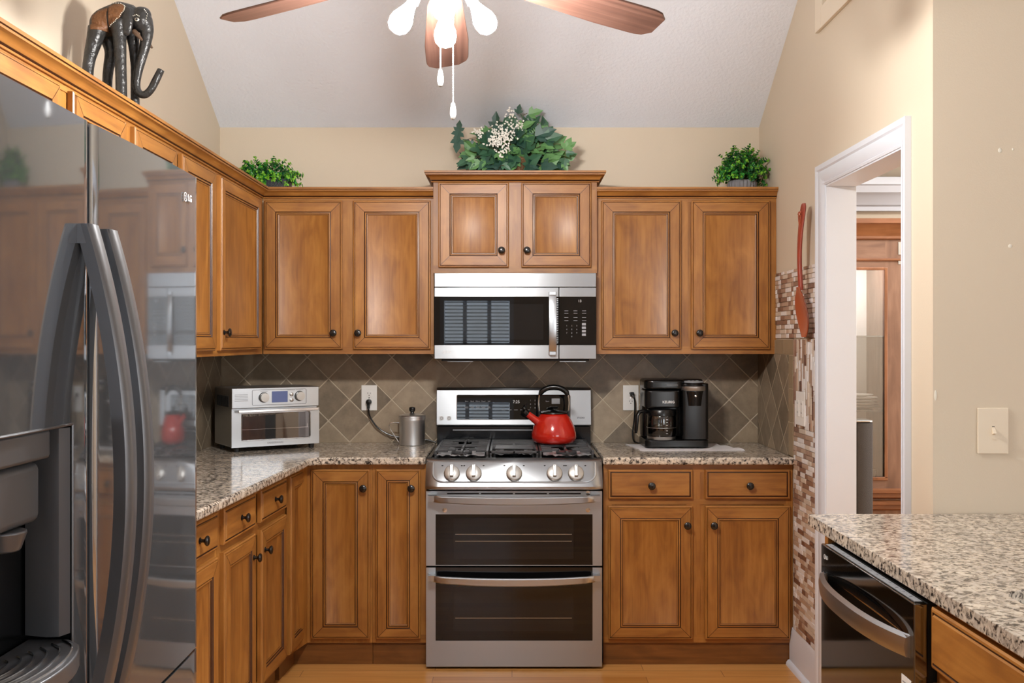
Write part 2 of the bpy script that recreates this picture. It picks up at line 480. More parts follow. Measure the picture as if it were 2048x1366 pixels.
M['blind'] = plain('white_blind', (232,234,236), 0.5)
M['ovenlight'] = metal('oven_rack', (190,186,176), 0.3)
M['sticker'] = plain('white_sticker', (235,235,232), 0.5)
for k, c in enumerate([(232,229,228), (212,198,182), (186,160,140), (140,108,92), (112,80,68), (166,138,120)]):
    M['mos%d' % k] = plain('mosaic_tile', c, 0.2, var=0.10 if k not in (4,) else 0.3, vscale=40, spec=0.6)
# ------------------------------------------------------------------ the setting
XL, XR, YB = -1.46, 1.235, 5.0
def ztop(y): return 2.49 + 0.6*(5.0 - y) if y > 1.4 else 4.65 - 0.6*(1.4 - y)

m = MB(); m.box(-1.6, 4.2, -2.8, 6.0, -0.1, 0.0)
struct(m.build('floor', M['floor']), 'honey oak plank floor running along the stove', 'floor')
m = MB()
m.prism([(5.02, 2.478), (1.4, 4.65), (-2.75, 2.16), (-2.75, 2.26), (1.4, 4.75), (5.02, 2.578)], 'x', -1.6, 4.2)
struct(m.build('ceiling', M['ceil']), 'sloped white textured kitchen ceiling', 'ceiling')
m = MB(); m.box(-1.58, 1.335, YB, YB+0.12, 0, 2.56)
struct(m.build('wall_back', M['wall']), 'beige back wall behind the stove', 'wall')
m = MB()
m.prism([(-2.72, 0), (5.0, 0), (5.0, ztop(5)+.03), (1.4, 4.68), (-2.72, ztop(-2.72)+.03)], 'x', -1.58, XL)
struct(m.build('wall_left', M['wall']), 'beige left wall above the long row of wall cabinets', 'wall')
# right kitchen wall with the doorway
YD0, YD1, ZD = 3.13, 3.915, 2.04
m = MB()
m.prism([(YD1, 0), (5.0, 0), (5.0, ztop(5)+.03), (YD1, ztop(YD1)+.03)], 'x', XR, 1.335)
m.prism([(2.94, 0), (YD0, 0), (YD0, ztop(YD0)+.03), (2.94, ztop(2.94)+.03)], 'x', XR, 1.335)
m.prism([(YD0, ZD), (YD1, ZD), (YD1, ztop(YD1)+.03), (YD0, ztop(YD0)+.03)], 'x', XR, 1.335)
struct(m.build('wall_right', M['wall']), 'beige right wall with the doorway to the dining room', 'wall')
m = MB()
m.box(XR+0.0005, 4.1, 2.935, 3.055, 0, 3.78)
wfr = struct(m.build('wall_front_right', M['wall']), 'beige wall stub behind the right granite counter', 'wall')
for x, z, a_, c_ in ((1.432, 1.981, .006, .007), (1.470, 1.984, .003, .004), (1.462, 1.700, .006, .006), (1.243, 1.262, .004, .016)):
    m = MB(); m.ball((x, 2.9348, z), (a_, .0012, c_), 10, 6); m.build('paint_chip', M['ivory'], wfr)
m = MB()
m.box(-1.58, 4.1, -2.82, -2.6, 0, 0.8); m.box(-1.58, 4.1, -2.82, -2.6, 2.25, 2.35)
m.box(-1.58, -0.85, -2.82, -2.6, 0.8, 2.25); m.box(-0.85, 0.02, -2.82, -2.6, 1.95, 2.25); m.box(0.02, 1.35, -2.82, -2.6, 0.8, 2.25); m.box(3.25, 4.1, -2.82, -2.6, 0.8, 2.25)
struct(m.build('wall_rear', M['wall']), 'beige rear wall with windows', 'wall')
m = MB()
m.prism([(-2.72, 0), (2.95, 0), (2.95, ztop(2.95)+.03), (1.4, 4.68), (-2.72, ztop(-2.72)+.03)], 'x', 4.0, 4.1)
struct(m.build('wall_far_right', M['wall']), 'beige far right wall', 'wall')
# dining room
m = MB(); m.box(1.335, 4.1, 5.7, 5.8, 0, 2.75)
struct(m.build('wall_dining', M['wall']), 'beige dining room wall behind the china cabinet', 'wall')
m = MB(); m.box(4.0, 4.1, 3.055, 5.7, 0, 2.75)
struct(m.build('wall_dining_right', M['wall']), 'beige right wall of the dining room', 'wall')
m = MB(); m.box(1.2355, 4.1, 3.055, 5.8, 2.75, 2.85)
struct(m.build('ceiling_dining', M['ceil']), 'flat dining room ceiling', 'ceiling')
m = MB()
m.prism([(5.70, 2.16), (5.66, 2.16), (5.655, 2.185), (5.635, 2.19), (5.60, 2.235), (5.56, 2.25), (5.545, 2.285), (5.53, 2.29), (5.53, 2.33), (5.70, 2.36)], 'x', 1.36, 3.95)
struct(m.build('trim_2', M['white']), 'white crown moulding on the dining room wall', 'crown moulding')
# doorway casing and jamb
root = thing('trim_1', 'white moulded casing around the dining room doorway', 'door casing', (1.235, 3.5, 0)); root['kind'] = 'structure'
CX = 1.215
def casing_leg(y_in, y_out, z1):
    mm = MB(); s = 1 if y_out > y_in else -1; W = abs(y_out - y_in)
    prof = [(0, 0), (0, .012), (.10, .015), (.14, .011), (.20, .014), (.62, .018), (.70, .015), (.78, .020), (1.0, .020), (1.0, 0)]
    mm.prism([(XR-.0005-b, y_in+s*a*W) for a, b in prof], 'z', 0.0, z1)
    return mm
casing_leg(3.911, 4.01, 2.117).build('casing_leg', M['white'], root, world=True)
casing_leg(3.14, 3.092, 2.117).build('casing_leg', M['white'], root, world=True)
mm = MB()
prof = [(0, 0), (0, .012), (.10, .015), (.14, .011), (.20, .014), (.62, .018), (.70, .015), (.78, .0203), (1.0, .0203), (1.0, 0)]
mm.prism([(XR-.0005-b, 2.032+a*.0855) for a, b in prof], 'y', 3.0918, 4.0102)
mm.build('casing_head', M['white'], root, world=True)
mm = MB(); mm.box(XR-.008, 1.345, 3.905, 3.9145, 0, 2.026)
mm.build('jamb', M['white'], root, bev=.001, world=True)
mm = MB(); mm.box(XR-.008, 1.345, 3.1305, 3.145, 0, 2.026)
mm.build('jamb', M['white'], root, bev=.001, world=True)
mm = MB(); mm.box(XR-.008, 1.345, 3.131, 3.914, 2.026, 2.0395)
mm.build('head_jamb', M['white'], root, bev=.001, world=True)
m = MB()
m.prism([(XR-.001, 0), (XR-.016, 0), (XR-.016, .12), (XR-.011, .138), (XR-.011, .145), (XR-.005, .165), (XR-.001, .165)], 'y', 4.0105, 4.395)
m.prism([(XR-.016, 0), (XR-.032, 0), (XR-.030, .012), (XR-.022, .022), (XR-.016, .024)], 'y', 4.0105, 4.395)
struct(m.build('baseboard_right', M['white']), 'white baseboard under the mosaic beside the doorway', 'baseboard')

# rear windows with blinds (they light the room and show in the reflections)
def window(name, x0, x1, z0, z1, cols, label, axis='y'):
    t = thing(name, label, 'window', ((x0+x1)/2, -2.6, z0)); t['kind'] = 'structure'
    b = MB(); F = .05
    for a, c in ((x0, x0+F), (x1-F, x1)): b.box(a, c, -2.72, -2.58, z0, z1)
    b.box(x0+F, x1-F, -2.72, -2.58, z0, z0+F); b.box(x0+F, x1-F, -2.72, -2.58, z1-F, z1)
    for k in range(1, cols):
        xx = x0 + (x1-x0)*k/cols; b.box(xx-.024, xx+.024, -2.70, -2.67, z0+F, z1-F)
    zz = (z0+z1)/2; b.box(x0+F, x1-F, -2.70, -2.67, zz-.03, zz+.03)
    b.build('window_frame', M['white'], t, world=True)
    s = MB(); s.box(x0+.01, x1-.01, -2.76, -2.735, z0+.01, z1-.01); s.build('window_view', M['sky'], t, world=True)
    s = MB(); z = z0+F+.02
    while z < z1-F-.02:
        s.quad((x0+F+.005, -2.655, z), (x1-F-.005, -2.655, z), (x1-F-.005, -2.615, z+.014), (x0+F+.005, -2.615, z+.014)); z += .042
    s.build('blind', M['blind'], t, world=True)
window('window_1', -0.85, 0.02, 0.8, 1.95, 3, 'bright rear window with white blinds')
window('window_2', 1.35, 3.25, 0.8, 2.25, 4, 'wide bright rear window with white blinds')

# ------------------------------------------------------------------ cabinets
WG = [M['wood'], M['glaze']]
def door_mb(w, h, t=.020, fw=.052, slab=False):
    """local: x 0..w, z 0..h, back at y=0, front at y=-t; mitred frame with a recessed panel"""
    m = MB()
    if slab:
        rings = [(0, 0, 0), (0, -(t-.006), 0), (.004, -(t-.003), 0), (.009, -(t-.003), 0), (.011, -(t-.005), 1), (.0135, -(t-.0045), 1), (.016, -t, 0)]
    else:
        rings = [(0, 0, 0), (0, -(t-.006), 0), (.004, -(t-.003), 0), (.007, -(t-.003), 0), (.0085, -(t-.0045), 1), (.0105, -t, 0),
                 (fw, -t, 0), (fw+.002, -(t-.004), 1), (fw+.004, -(t-.0035), 1), (fw+.009, -(t-.003), 0), (fw+.0105, -(t-.007), 1), (fw+.012, -(t-.007), 1), (fw+.016, -(t-.009), 0), (fw+.0172, -(t-.0098), 1)]
    def ring(i, y): return [m.vert((i, y, i)), m.vert((w-i, y, i)), m.vert((w-i, y, h-i)), m.vert((i, y, h-i))]
    offs = [(random.uniform(0, 40), random.uniform(0, 40)) for _ in range(5)]
    prev = ring(*rings[0][:2]); m.face(prev[::-1])
    for i, y, mt in rings[1:]:
        cur = ring(i, y)
        for k in range(4):
            m.off = offs[k]
            m.face((prev[k], prev[(k+1) % 4], cur[(k+1) % 4], cur[k]), mt, 'x' if k in (0, 2) else 'z')
        prev = cur
    m.off = offs[4]
    m.face(prev, 0, 'x' if slab else 'z')
    if not slab:                       # mitre seams of the frame
        e, s_ = .0007, -(t+.00015)
        for sx, sz in ((0, 0), (1, 0), (1, 1), (0, 1)):
            X = (lambda q: w-q) if sx else (lambda q: q); Z = (lambda q: h-q) if sz else (lambda q: q)
            m.quad((X(.0105-e), s_, Z(.0105+e)), (X(.0105+e), s_, Z(.0105-e)), (X(fw+e), s_, Z(fw-e)), (X(fw-e), s_, Z(fw+e)), 1)
    return m
KNOB_ME = None
def knob(parent, x, z, y=0.0):
    global KNOB_ME
    if KNOB_ME is None:
        k = MB()
        k.lathe([(.0105, 0), (.0105, -.002), (.0065, -.004), (.005, -.010), (.0065, -.015), (.013, -.0185), (.0165, -.0225), (.0165, -.0255), (.0135, -.0285), (.007, -.030), (.0006, -.0305)], axis='y', seg=20)
        KNOB_ME = k.mesh('knob', M['knob'])
    o = bpy.data.objects.new('knob', KNOB_ME); COL.objects.link(o)
    o.parent = parent; o.location = (x, y, z)
    return o
def door(parent, x, z, w, h, kn=None, slab=False, name='door', t=.020, fw=.052):
    d = door_mb(w, h, t, fw, slab).build(name, WG, parent)
    d.location = (x, 0, z)
    if kn: knob(d, kn[0], kn[1], -t)
    return d
def cab_box(root, W, depth, z0, z1, seams, mat='wood', y0=0.0):
    """carcass behind a face frame; local x 0..W, frame face at y=0"""
    b = MB(); b.box(.001, W-.001, .019, depth, z0+.001, z1-.001); b.build('carcass', M[mat], root)
    f = MB()
    f.box(0, W, 0, .019, z1-.035, z1, 0, 'x'); f.box(0, W, 0, .019, z0, z0+.035, 0, 'x')
    xs = [0] + list(seams) + [W]
    f.box(0, .038, 0, .019, z0+.035, z1-.035); f.box(W-.038, W, 0, .019, z0+.035, z1-.035)
    for s in seams: f.box(s-.03, s+.03, 0, .019, z0+.035, z1-.035)
    f.box(.038, W-.038, .004, .018, z0+.035, z1-.035)
    f.build('face_frame', WG, root)
    return root

ZU0, ZU1 = 1.362, 2.106      # wall cabinets
DZ0, DH = 1.384, 0.692
G_UP = 'wall cabinets under the sloped ceiling'
# back wall, left of the microwave
r = thing('wall_cabinet', 'maple wall cabinet with two doors, between the left corner and the microwave', 'cabinet', (-1.161, 4.67, 0), 0, G_UP)
W = .796; cab_box(r, W, .327, ZU0, ZU1, [.388])
door(r, .008, DZ0, .363, DH, (.325, .075)); door(r, .421, DZ0, .361, DH, (.026, .075))
# right of the microwave
r = thing('wall_cabinet', 'maple wall cabinet with two doors, under the plant in the grey ribbed pot', 'cabinet', (.394, 4.67, 0), 0, G_UP)
W = .840; cab_box(r, W, .327, ZU0, ZU1, [.398])
door(r, .022, DZ0, .372, DH, (.338, .075)); door(r, .441, DZ0, .366, DH, (.034, .075))
# above the microwave
r = thing('wall_cabinet', 'short raised maple cabinet above the microwave with two worn doors', 'cabinet', (-.364, 4.63, 0), 0, G_UP)
W = .757; cab_box(r, W, .367, 1.737, 2.158, [.380])
door(r, .024, 1.762, .325, .392, (.292, .077)); door(r, .407, 1.762, .323, .392, (.026, .077))
# left wall run
XU = -1.165
for (d0, d1, drs, lab) in (
    (3.905, 4.669, [(3.945, 4.575)], 'maple wall cabinet in the left corner with one wide glossy door'),
    (3.012, 3.903, [(3.05, 3.428), (3.486, 3.875)], 'maple wall cabinet above the left counter, just right of the refrigerator'),
    (2.13, 3.010, [(2.17, 2.544), (2.62, 2.978)], 'maple wall cabinet behind the refrigerator under the carved elephant')):
    r = thing('wall_cabinet', lab, 'cabinet', (XU, d0, 0), PI/2, G_UP)
    b = MB(); b.box(.001, d1-d0-.001, .019, .29, ZU0+.001, ZU1-.001); b.build('carcass', M['wood'], r)
    f = MB(); W = d1-d0
    f.box(0, W, 0, .019, ZU1-.035, ZU1, 0, 'x'); f.box(0, W, 0, .019, ZU0, ZU0+.035, 0, 'x')
    f.box(0, .038, 0, .019, ZU0+.035, ZU1-.035); f.box(W-.038, W, 0, .019, ZU0+.035, ZU1-.035)
    f.box(.038, W-.038, .003, .018, ZU0+.035, ZU1-.035); f.build('face_frame', WG, r)
    for a, c in drs:
        kx = .030 if (a, c) != drs[-1] or len(drs) == 1 else .03
        door(r, a-d0, DZ0, c-a, DH, (kx, .072))
# crown mouldings
CP = [(0, 0), (.010, 0), (.012, .006), (.007, .009), (.014, .014), (.018, .024), (.030, .036), (.042, .040), (.043, .047), (.048, .050), (.048, .062), (0, .062)]
def crown_path(name, label, pts, z, scale=1.0, closed_top=True):
    """sweep the crown profile along a plan polyline; offset to the left-hand normal"""
    m = MB(); n = len(pts); rings = []
    P = [Vector((p[0], p[1])) for p in pts]
    for i in range(n):
        def nrm(a, b):
            d = (b-a).normalized(); return Vector((d.y, -d.x))
        if i == 0: off = nrm(P[0], P[1])
        elif i == n-1: off = nrm(P[-2], P[-1])
        else:
            a = nrm(P[i-1], P[i]); b = nrm(P[i], P[i+1]); off = (a+b); off = off / (off.length_squared/2) if off.length > 1e-6 else a
        rings.append([m.vert((P[i].x+off.x*o*scale, P[i].y+off.y*o*scale, z+h*scale)) for o, h in CP])
    k = len(CP)
    for i in range(n-1):
        d = P[i+1]-P[i]; g = 'x' if abs(d.x) > abs(d.y) else 'y'
        m.newgrain()
        for j in range(k):
            mt = 1 if j in (2, 3, 8) else 0
            m.face((rings[i][j], rings[i+1][j], rings[i+1][(j+1) % k], rings[i][(j+1) % k]), mt, g)
    m.face(rings[0][::-1], 0, 'z'); m.face(rings[-1], 0, 'z')
    o = m.build(name, WG)
    return tag(o, label, 'crown moulding', 'crown mouldings on the wall cabinets')
ZC = 2.088
crown_path('crown_molding', 'long maple crown moulding on the left wall cabinets, turning the corner to the microwave', [(XU-.001, 2.13), (XU-.001, 4.669), (-.3655, 4.669)], ZC, 0.78)
crown_path('crown_molding', 'maple crown moulding beneath the plant in the grey ribbed pot', [(.3945, 4.669), (1.234, 4.669)], ZC, 0.78)
crown_path('crown_molding', 'raised maple crown moulding beneath the ivy arrangement', [(-.365, 4.99), (-.365, 4.629), (.394, 4.629), (.394, 4.99)], 2.156, 0.80)

# base cabinets, back wall
ZB0, ZB1 = .098, .881
def toe(root, W, depth, y=.055):
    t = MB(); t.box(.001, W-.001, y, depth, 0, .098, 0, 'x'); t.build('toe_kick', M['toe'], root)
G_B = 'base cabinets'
r = thing('base_cabinet', 'maple base cabinet right of the stove with two drawers above two doors', 'cabinet', (.401, 4.39, 0), 0, G_B)
W = .831; cab_box(r, W, .60, ZB0, ZB1, [.395]); toe(r, W, .60, .012)
f = MB(); f.box(.03, W-.03, -.0005, .01, .705, .728, 0, 'x'); f.build('face_rail', M['wood'], r)
door(r, .020, .731, .370, .128, (.187, .060), True, 'drawer'); door(r, .445, .731, .370, .128, (.190, .060), True, 'drawer')
door(r, .020, .116, .370, .584, (.343, .502)); door(r, .445, .116, .372, .584, (.034, .502))
r = thing('base_cabinet', 'narrow maple base cabinet with one slim door, just left of the stove', 'cabinet', (-.612, 4.39, 0), 0, G_B)
W = .236; cab_box(r, W, .60, ZB0, ZB1, []); toe(r, W, .60, .012)
door(r, .016, .118, .196, .742, (.157, .662), fw=.046)
# corner lazy-susan cabinet: two doors at the inside corner
RA = math.atan(.05)
def xf(d): return -.932 - .05*(4.4-d)        # face-frame plane of the left run
r = thing('corner_cabinet', 'maple corner base cabinet with two tall doors meeting in the left corner', 'cabinet', (-.91, 4.39, 0), 0, G_B)
b = MB(); b.prism([(.012, .0), (.297, .0), (.297, .60), (-.52, .60), (-.50, -.17), (-.036, -.208)], 'z', ZB0, ZB1); b.build('carcass', M['wood'], r)
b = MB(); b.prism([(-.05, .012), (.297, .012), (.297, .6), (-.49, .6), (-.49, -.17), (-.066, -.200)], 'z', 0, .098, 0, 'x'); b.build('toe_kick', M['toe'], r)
door(r, .030, .118, .258, .742, (.232, .662))
d = door_mb(.252, .742).build('door', WG, r); d.rotation_euler = (0, 0, PI/2-RA); d.location = (-.0265, -.236, .118)
# left run
def left_unit(d0, d1, label, fronts):
    n = math.hypot(1, .05)
    rr = thing('base_cabinet', label, 'cabinet', (xf(d0), d0, 0), PI/2-RA, G_B)
    W = (d1-d0)*n
    b = MB(); b.box(.001, W-.001, .019, .40, ZB0+.001, ZB1-.001); b.build('carcass', M['wood'], rr)
    f = MB()
    f.box(0, W, 0, .019, ZB1-.035, ZB1, 0, 'x'); f.box(0, W, 0, .019, ZB0, ZB0+.035, 0, 'x'); f.box(0, W, 0, .019, .690, .735, 0, 'x')
    f.box(0, .03, 0, .019, ZB0+.035, .690); f.box(W-.03, W, 0, .019, ZB0+.035, .690); f.box(0, .03, 0, .019, .735, ZB1-.035); f.box(W-.03, W, 0, .019, .735, ZB1-.035)
    f.box(.03, W-.03, .004, .018, ZB0+.035, .690); f.box(.03, W-.03, .004, .018, .735, ZB1-.035)
    f.build('face_frame', WG, rr)
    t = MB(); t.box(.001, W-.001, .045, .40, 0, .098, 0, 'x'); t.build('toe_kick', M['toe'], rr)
    for a, c, ks in fronts:
        x0 = (a-d0)*n; w = (c-a)*n
        door(rr, x0, .735, w, .122, (w/2, .062), True, 'drawer')
        door(rr, x0, .118, w, .590, ((w-.035) if ks else .035, .508))
left_unit(3.335, 4.172, 'maple base cabinet on the left with two drawers above two doors, next to the corner', [(3.365, 3.708, 1), (3.778, 4.126, 0)])
left_unit(2.50, 3.333, 'maple base cabinet on the left, half hidden by the refrigerator', [(2.53, 2.88, 1), (2.95, 3.303, 0)])

# countertops
def counter(name, label, pts, z0=.882, z1=.915, hole=None, bev=.009):
    m = MB(); m.prism(pts, 'z', z0, z1)
    return tag(m.build(name, M['granite'], bev=bev, seg=4), label, 'countertop', 'granite countertops')
def lipx(d): return -.886 - .05*(3.97-d)
arc = []
cx, cy, rr_ = -.800, 4.275, .078
for k in range(7):
    a = PI - (PI/2)*k/6
    arc.append((cx+rr_*math.cos(a), cy+rr_*math.sin(a)))
counter('countertop', 'L-shaped granite countertop in the left corner under the toaster oven',
        [(-1.458, 2.14), (lipx(2.14), 2.14), (lipx(4.2), 4.20)] + arc[1:] + [(-.70, 4.353), (-.377, 4.353), (-.377, 4.998), (-1.458, 4.998)])
counter('countertop', 'granite countertop right of the stove under the coffee maker', [(.396, 4.352), (1.232, 4.352), (1.232, 4.998), (.396, 4.998)])

# peninsula on the right
XP = .872
r = thing('sink_cabinet', 'maple sink base cabinet at the lower right, nearer than the dishwasher', 'cabinet', (XP+.02, 2.098, 0), -PI/2, G_B)
W = 1.05
b = MB(); b.box(.001, W, .019, .58, ZB0, .64); b.box(.001, .025, .019, .58, .64, .880); b.box(W-.025, W, .019, .58, .64, .880); b.build('carcass', M['wood'], r)
f = MB()
f.box(0, W, 0, .019, .845, .880, 0, 'x'); f.box(0, W, 0, .019, .70, .735, 0, 'x'); f.box(0, W, 0, .019, ZB0, ZB0+.035, 0, 'x')
for a in (0, W/2-.02, W-.04): f.box(a, a+.04, 0, .019, ZB0+.035, .70); f.box(a, a+.04, 0, .019, .735, .845)
f.box(.04, W-.04, .004, .018, ZB0+.035, .845); f.build('face_frame', WG, r)
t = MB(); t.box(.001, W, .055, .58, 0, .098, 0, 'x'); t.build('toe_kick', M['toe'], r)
door(r, .008, .738, W/2-.03, .128, None, True, 'drawer_front'); door(r, W/2+.02, .738, W/2-.03, .128, None, True, 'drawer_front')
door(r, .012, .118, W/2-.034, .590, (W/2-.07, .52)); door(r, W/2+.022, .118, W/2-.034, .590, (.035, .52))
m = MB(); m.box(.868, 1.232, 2.748, 2.776, 0, .880)
tag(m.build('end_panel', M['wood'], bev=.001), 'maple end panel between dishwasher and doorway casing', 'cabinet panel')
# granite with the sink cut-out
def rrect(x0, x1, y0, y1, r, n=6):
    p = []
    for cx, cy, a0 in ((x1-r, y1-r, 0), (x0+r, y1-r, PI/2), (x0+r, y0+r, PI), (x1-r, y0+r, 1.5*PI)):
        for k in range(n+1):
            a = a0 + PI/2*k/n; p.append((cx+r*math.cos(a), cy+r*math.sin(a)))
    return p
SX0, SX1, SY0, SY1 = .985, 1.42, 1.32, 2.035
OX0, OX1, OY0, OY1 = .866, 1.56, 1.04, 2.93
m = MB()
hole = []
_h = rrect(SX0, SX1, SY0, SY1, .07)
for k in range(len(_h)):
    p, q = _h[k], _h[(k+1) % len(_h)]
    c_ = 14 if math.dist(p, q) > .08 else 1
    hole += [(p[0]+(q[0]-p[0])*i/c_, p[1]+(q[1]-p[1])*i/c_) for i in range(c_)]
outer = []
N_ = len(hole); cxs, cys = (SX0+SX1)/2, (SY0+SY1)/2
for (x, y) in hole:       # radial projection to the outer rectangle
    dx, dy = x-cxs, y-cys
    t = 1e9
    if dx > 1e-9: t = min(t, (OX1-cxs)/dx)
    if dx < -1e-9: t = min(t, (OX0-cxs)/dx)
    if dy > 1e-9: t = min(t, (OY1-cys)/dy)
    if dy < -1e-9: t = min(t, (OY0-cys)/dy)
    outer.append((cxs+dx*t, cys+dy*t))
# insert rectangle corners
ring = []
for k in range(N_):
    ring.append((outer[k], hole[k]))
    a, b2 = outer[k], outer[(k+1) % N_]
    for c in ((OX0, OY0), (OX0, OY1), (OX1, OY0), (OX1, OY1)):
        ona = abs(a[0]-c[0]) < 1e-6 or abs(a[1]-c[1]) < 1e-6
        onb = abs(b2[0]-c[0]) < 1e-6 or abs(b2[1]-c[1]) < 1e-6
        same = (abs(a[0]-b2[0]) < 1e-6) or (abs(a[1]-b2[1]) < 1e-6)
        if ona and onb and not same:
            h0, h1 = hole[k], hole[(k+1) % N_]
            ring.append((c, ((h0[0]+h1[0])/2, (h0[1]+h1[1])/2)))
Z0, Z1 = .882, .915
top = [(m.vert((*o, Z1)), m.vert((*h, Z1))) for o, h in ring]
bot = [(m.vert((*o, Z0)), m.vert((*h, Z0))) for o, h in ring]
n = len(ring)
for k in range(n):
    j = (k+1) % n
    m.face((top[k][0], top[j][0], top[j][1], top[k][1])); m.face((bot[k][1], bot[j][1], bot[j][0], bot[k][0]))
    m.face((bot[k][0], bot[j][0], top[j][0], top[k][0])); m.face((top[k][1], top[j][1], bot[j][1], bot[k][1]))
tag(m.build('countertop', M['granite'], bev=.008, seg=4), 'granite peninsula countertop with the sink cut-out at lower right', 'countertop', 'granite countertops')
m = MB()
inn = rrect(SX0-.004, SX1+.004, SY0-.004, SY1+.004, .074); low = rrect(SX0+.004, SX1-.004, SY0+.004, SY1-.004, .07)
A = [m.vert((*p, .8815)) for p in rrect(SX0-.03, SX1+.03, SY0-.03, SY1+.03, .09)]
B = [m.vert((*p, .8815)) for p in inn]; C = [m.vert((*p, .69)) for p in low]
n = len(B)
for k in range(n):
    j = (k+1) % n
    m.face((A[k], A[j], B[j], B[k])); m.face((B[k], B[j], C[j], C[k]))
m.face(C)
tag(m.build('sink', M['china']), 'undermount sink basin below the cut-out of the right countertop', 'sink')

# ------------------------------------------------------------------ tiled surfaces
m = MB(); m.box(-1.4505, 1.233, 4.989, 4.9995, .9155, 1.42)
tag(m.build('tile_backsplash', M['tileb']), 'brown diagonal tile backsplash along the back wall', 'backsplash')
m = MB(); m.box(-1.4595, -1.451, 2.2, 4.9885, .9155, 1.36)
tag(m.build('tile_backsplash', M['tilel']), 'brown diagonal tile backsplash on the left wall behind the toaster oven', 'backsplash')
r = thing('tile_backsplash', 'brown diagonal tile backsplash on the right wall with a straight tile border', 'backsplash', (1.234, 4.7, .9155))
m = MB(); m.box(1.226, 1.2345, 4.435, 4.9885, .9155, 1.360); m.build('tile_field', M['tiler'], r, world=False) if False else None
o = bpy.data.objects.new('tile_field', m.mesh('tile_field', M['tiler'])); COL.objects.link(o); o.parent = r; o.location = (-1.234, -4.7, -.9155)
b = MB()
ys = [4.366, 4.4325]; zs = [.917, 1.065, 1.213, 1.361]
for a, c in zip(zs, zs[1:]): b.box(1.226, 1.2345, ys[0], ys[1], a+.001, c-.002)
yy = 4.366
while yy < 4.95:
    y2 = min(yy+.148, 4.988); b.box(1.226, 1.2345, yy+.001, y2-.002, 1.362, 1.428); yy += .148
b.build('border_tile', M['tilep'], r, bev=.001, world=True)
b = MB(); b.box(1.2285, 1.2347, 4.3665, 4.988, .917, 1.427); b.build('grout', M['grout'], r, world=True)
r = thing('mosaic_tile', 'glossy brown and white mosaic strip tile around the doorway end of the right wall', 'wall tile', (1.234, 4.2, .17))
mats = [M['mos%d' % k] for k in range(6)] + [M['grout']]
b = MB(); b.box(1.2325, 1.2348, 4.0125, 4.362, .168, 1.7355, 6); b.box(1.2325, 1.2348, 4.362, 4.66, 1.432, 1.7355, 6)
def mos(y0, y1, z0, z1, horiz=True):
    rh = .0205
    wts = [0, 0, 0, 1, 1, 2, 2, 3, 4, 5]
    if horiz:
        z = z0
        while z < z1-.004:
            ze = min(z+rh, z1); y = y0 - random.uniform(0, .06)
            while y < y1:
                L = random.choice((.045, .07, .095)); a, c = max(y, y0), min(y+L, y1)
                if c-a > .006: b.box(1.2335-random.choice((.006, .0075, .005)), 1.2335, a+.0007, c-.0007, z+.0007, ze-.0007, random.choice(wts))
                y += L
            z += rh
    else:
        y = y0
        while y < y1-.004:
            ye = min(y+rh, y1); z = z0 - random.uniform(0, .06)
            while z < z1:
                L = random.choice((.045, .07, .095, .12)); a, c = max(z, z0), min(z+L, z1)
                if c-a > .006: b.box(1.2335-random.choice((.006, .0075, .005)), 1.2335, y+.0007, ye-.0007, a+.0007, c-.0007, random.choice(wts))
                y_ = y; z += L
            y += rh
mos(4.0125, 4.362, .168, 1.05); mos(4.0125, 4.362, 1.05, 1.43, False); mos(4.0125, 4.362, 1.434, 1.7355); mos(4.366, 4.66, 1.434, 1.7355)
o = bpy.data.objects.new('tile_sheet', b.mesh('tile_sheet', mats)); COL.objects.link(o); o.parent = r; o.location = (-1.234, -4.2, -.17)
bv = o.modifiers.new('bevel', 'BEVEL'); bv.width = .0012; bv.segments = 1
# ------------------------------------------------------------------ range (stove)
SXC = .009
r = thing('stove', 'stainless double-oven gas stove with the red kettle on it', 'stove', (SXC, 4.66, 0))
def B(name, mat, parent, boxes, bev=0, **k):
    m = MB()
    for bx in boxes: m.box(*bx)
    return m.build(name, mat, parent, bev=bev, world=True, **k)
x0, x1 = SXC-.378, SXC+.378
B('body', M['bmatte'], r, [(x0, x1, 4.36, 4.975, .03, .898)])
# lower door
ZL0, ZL1 = .012, .441
o = bpy.data
def oven_door(name, z0, z1, wz0, wz1):
    m = MB(); X0, X1 = SXC-.381, SXC+.381
    a, c = SXC-.340, SXC+.340
    m.box(X0, a, 4.33, 4.359, z0, z1); m.box(c, X1, 4.33, 4.359, z0, z1)
    if wz0 > z0: m.box(a, c, 4.33, 4.359, z0, wz0)
    if wz1 < z1: m.box(a, c, 4.33, 4.359, wz1, z1)
    d = m.build(name, M['steel'], r, world=True)
    g = MB(); g.box(a, c, 4.333, 4.356, wz0, wz1); g.build('door_glass', M['bglass'], d).location = (-SXC, -4.66, 0)
    return d
dl = oven_door('lower_oven_door', .012, .441, .124, .441)
du = oven_door('upper_oven_door', .449, .772, .452, .672)
def child_world(mb, name, mat, parent, bev=0, **k):
    o = mb.build(name, mat, parent, bev=bev, **k); o.location = (-SXC, -4.66, 0); return o
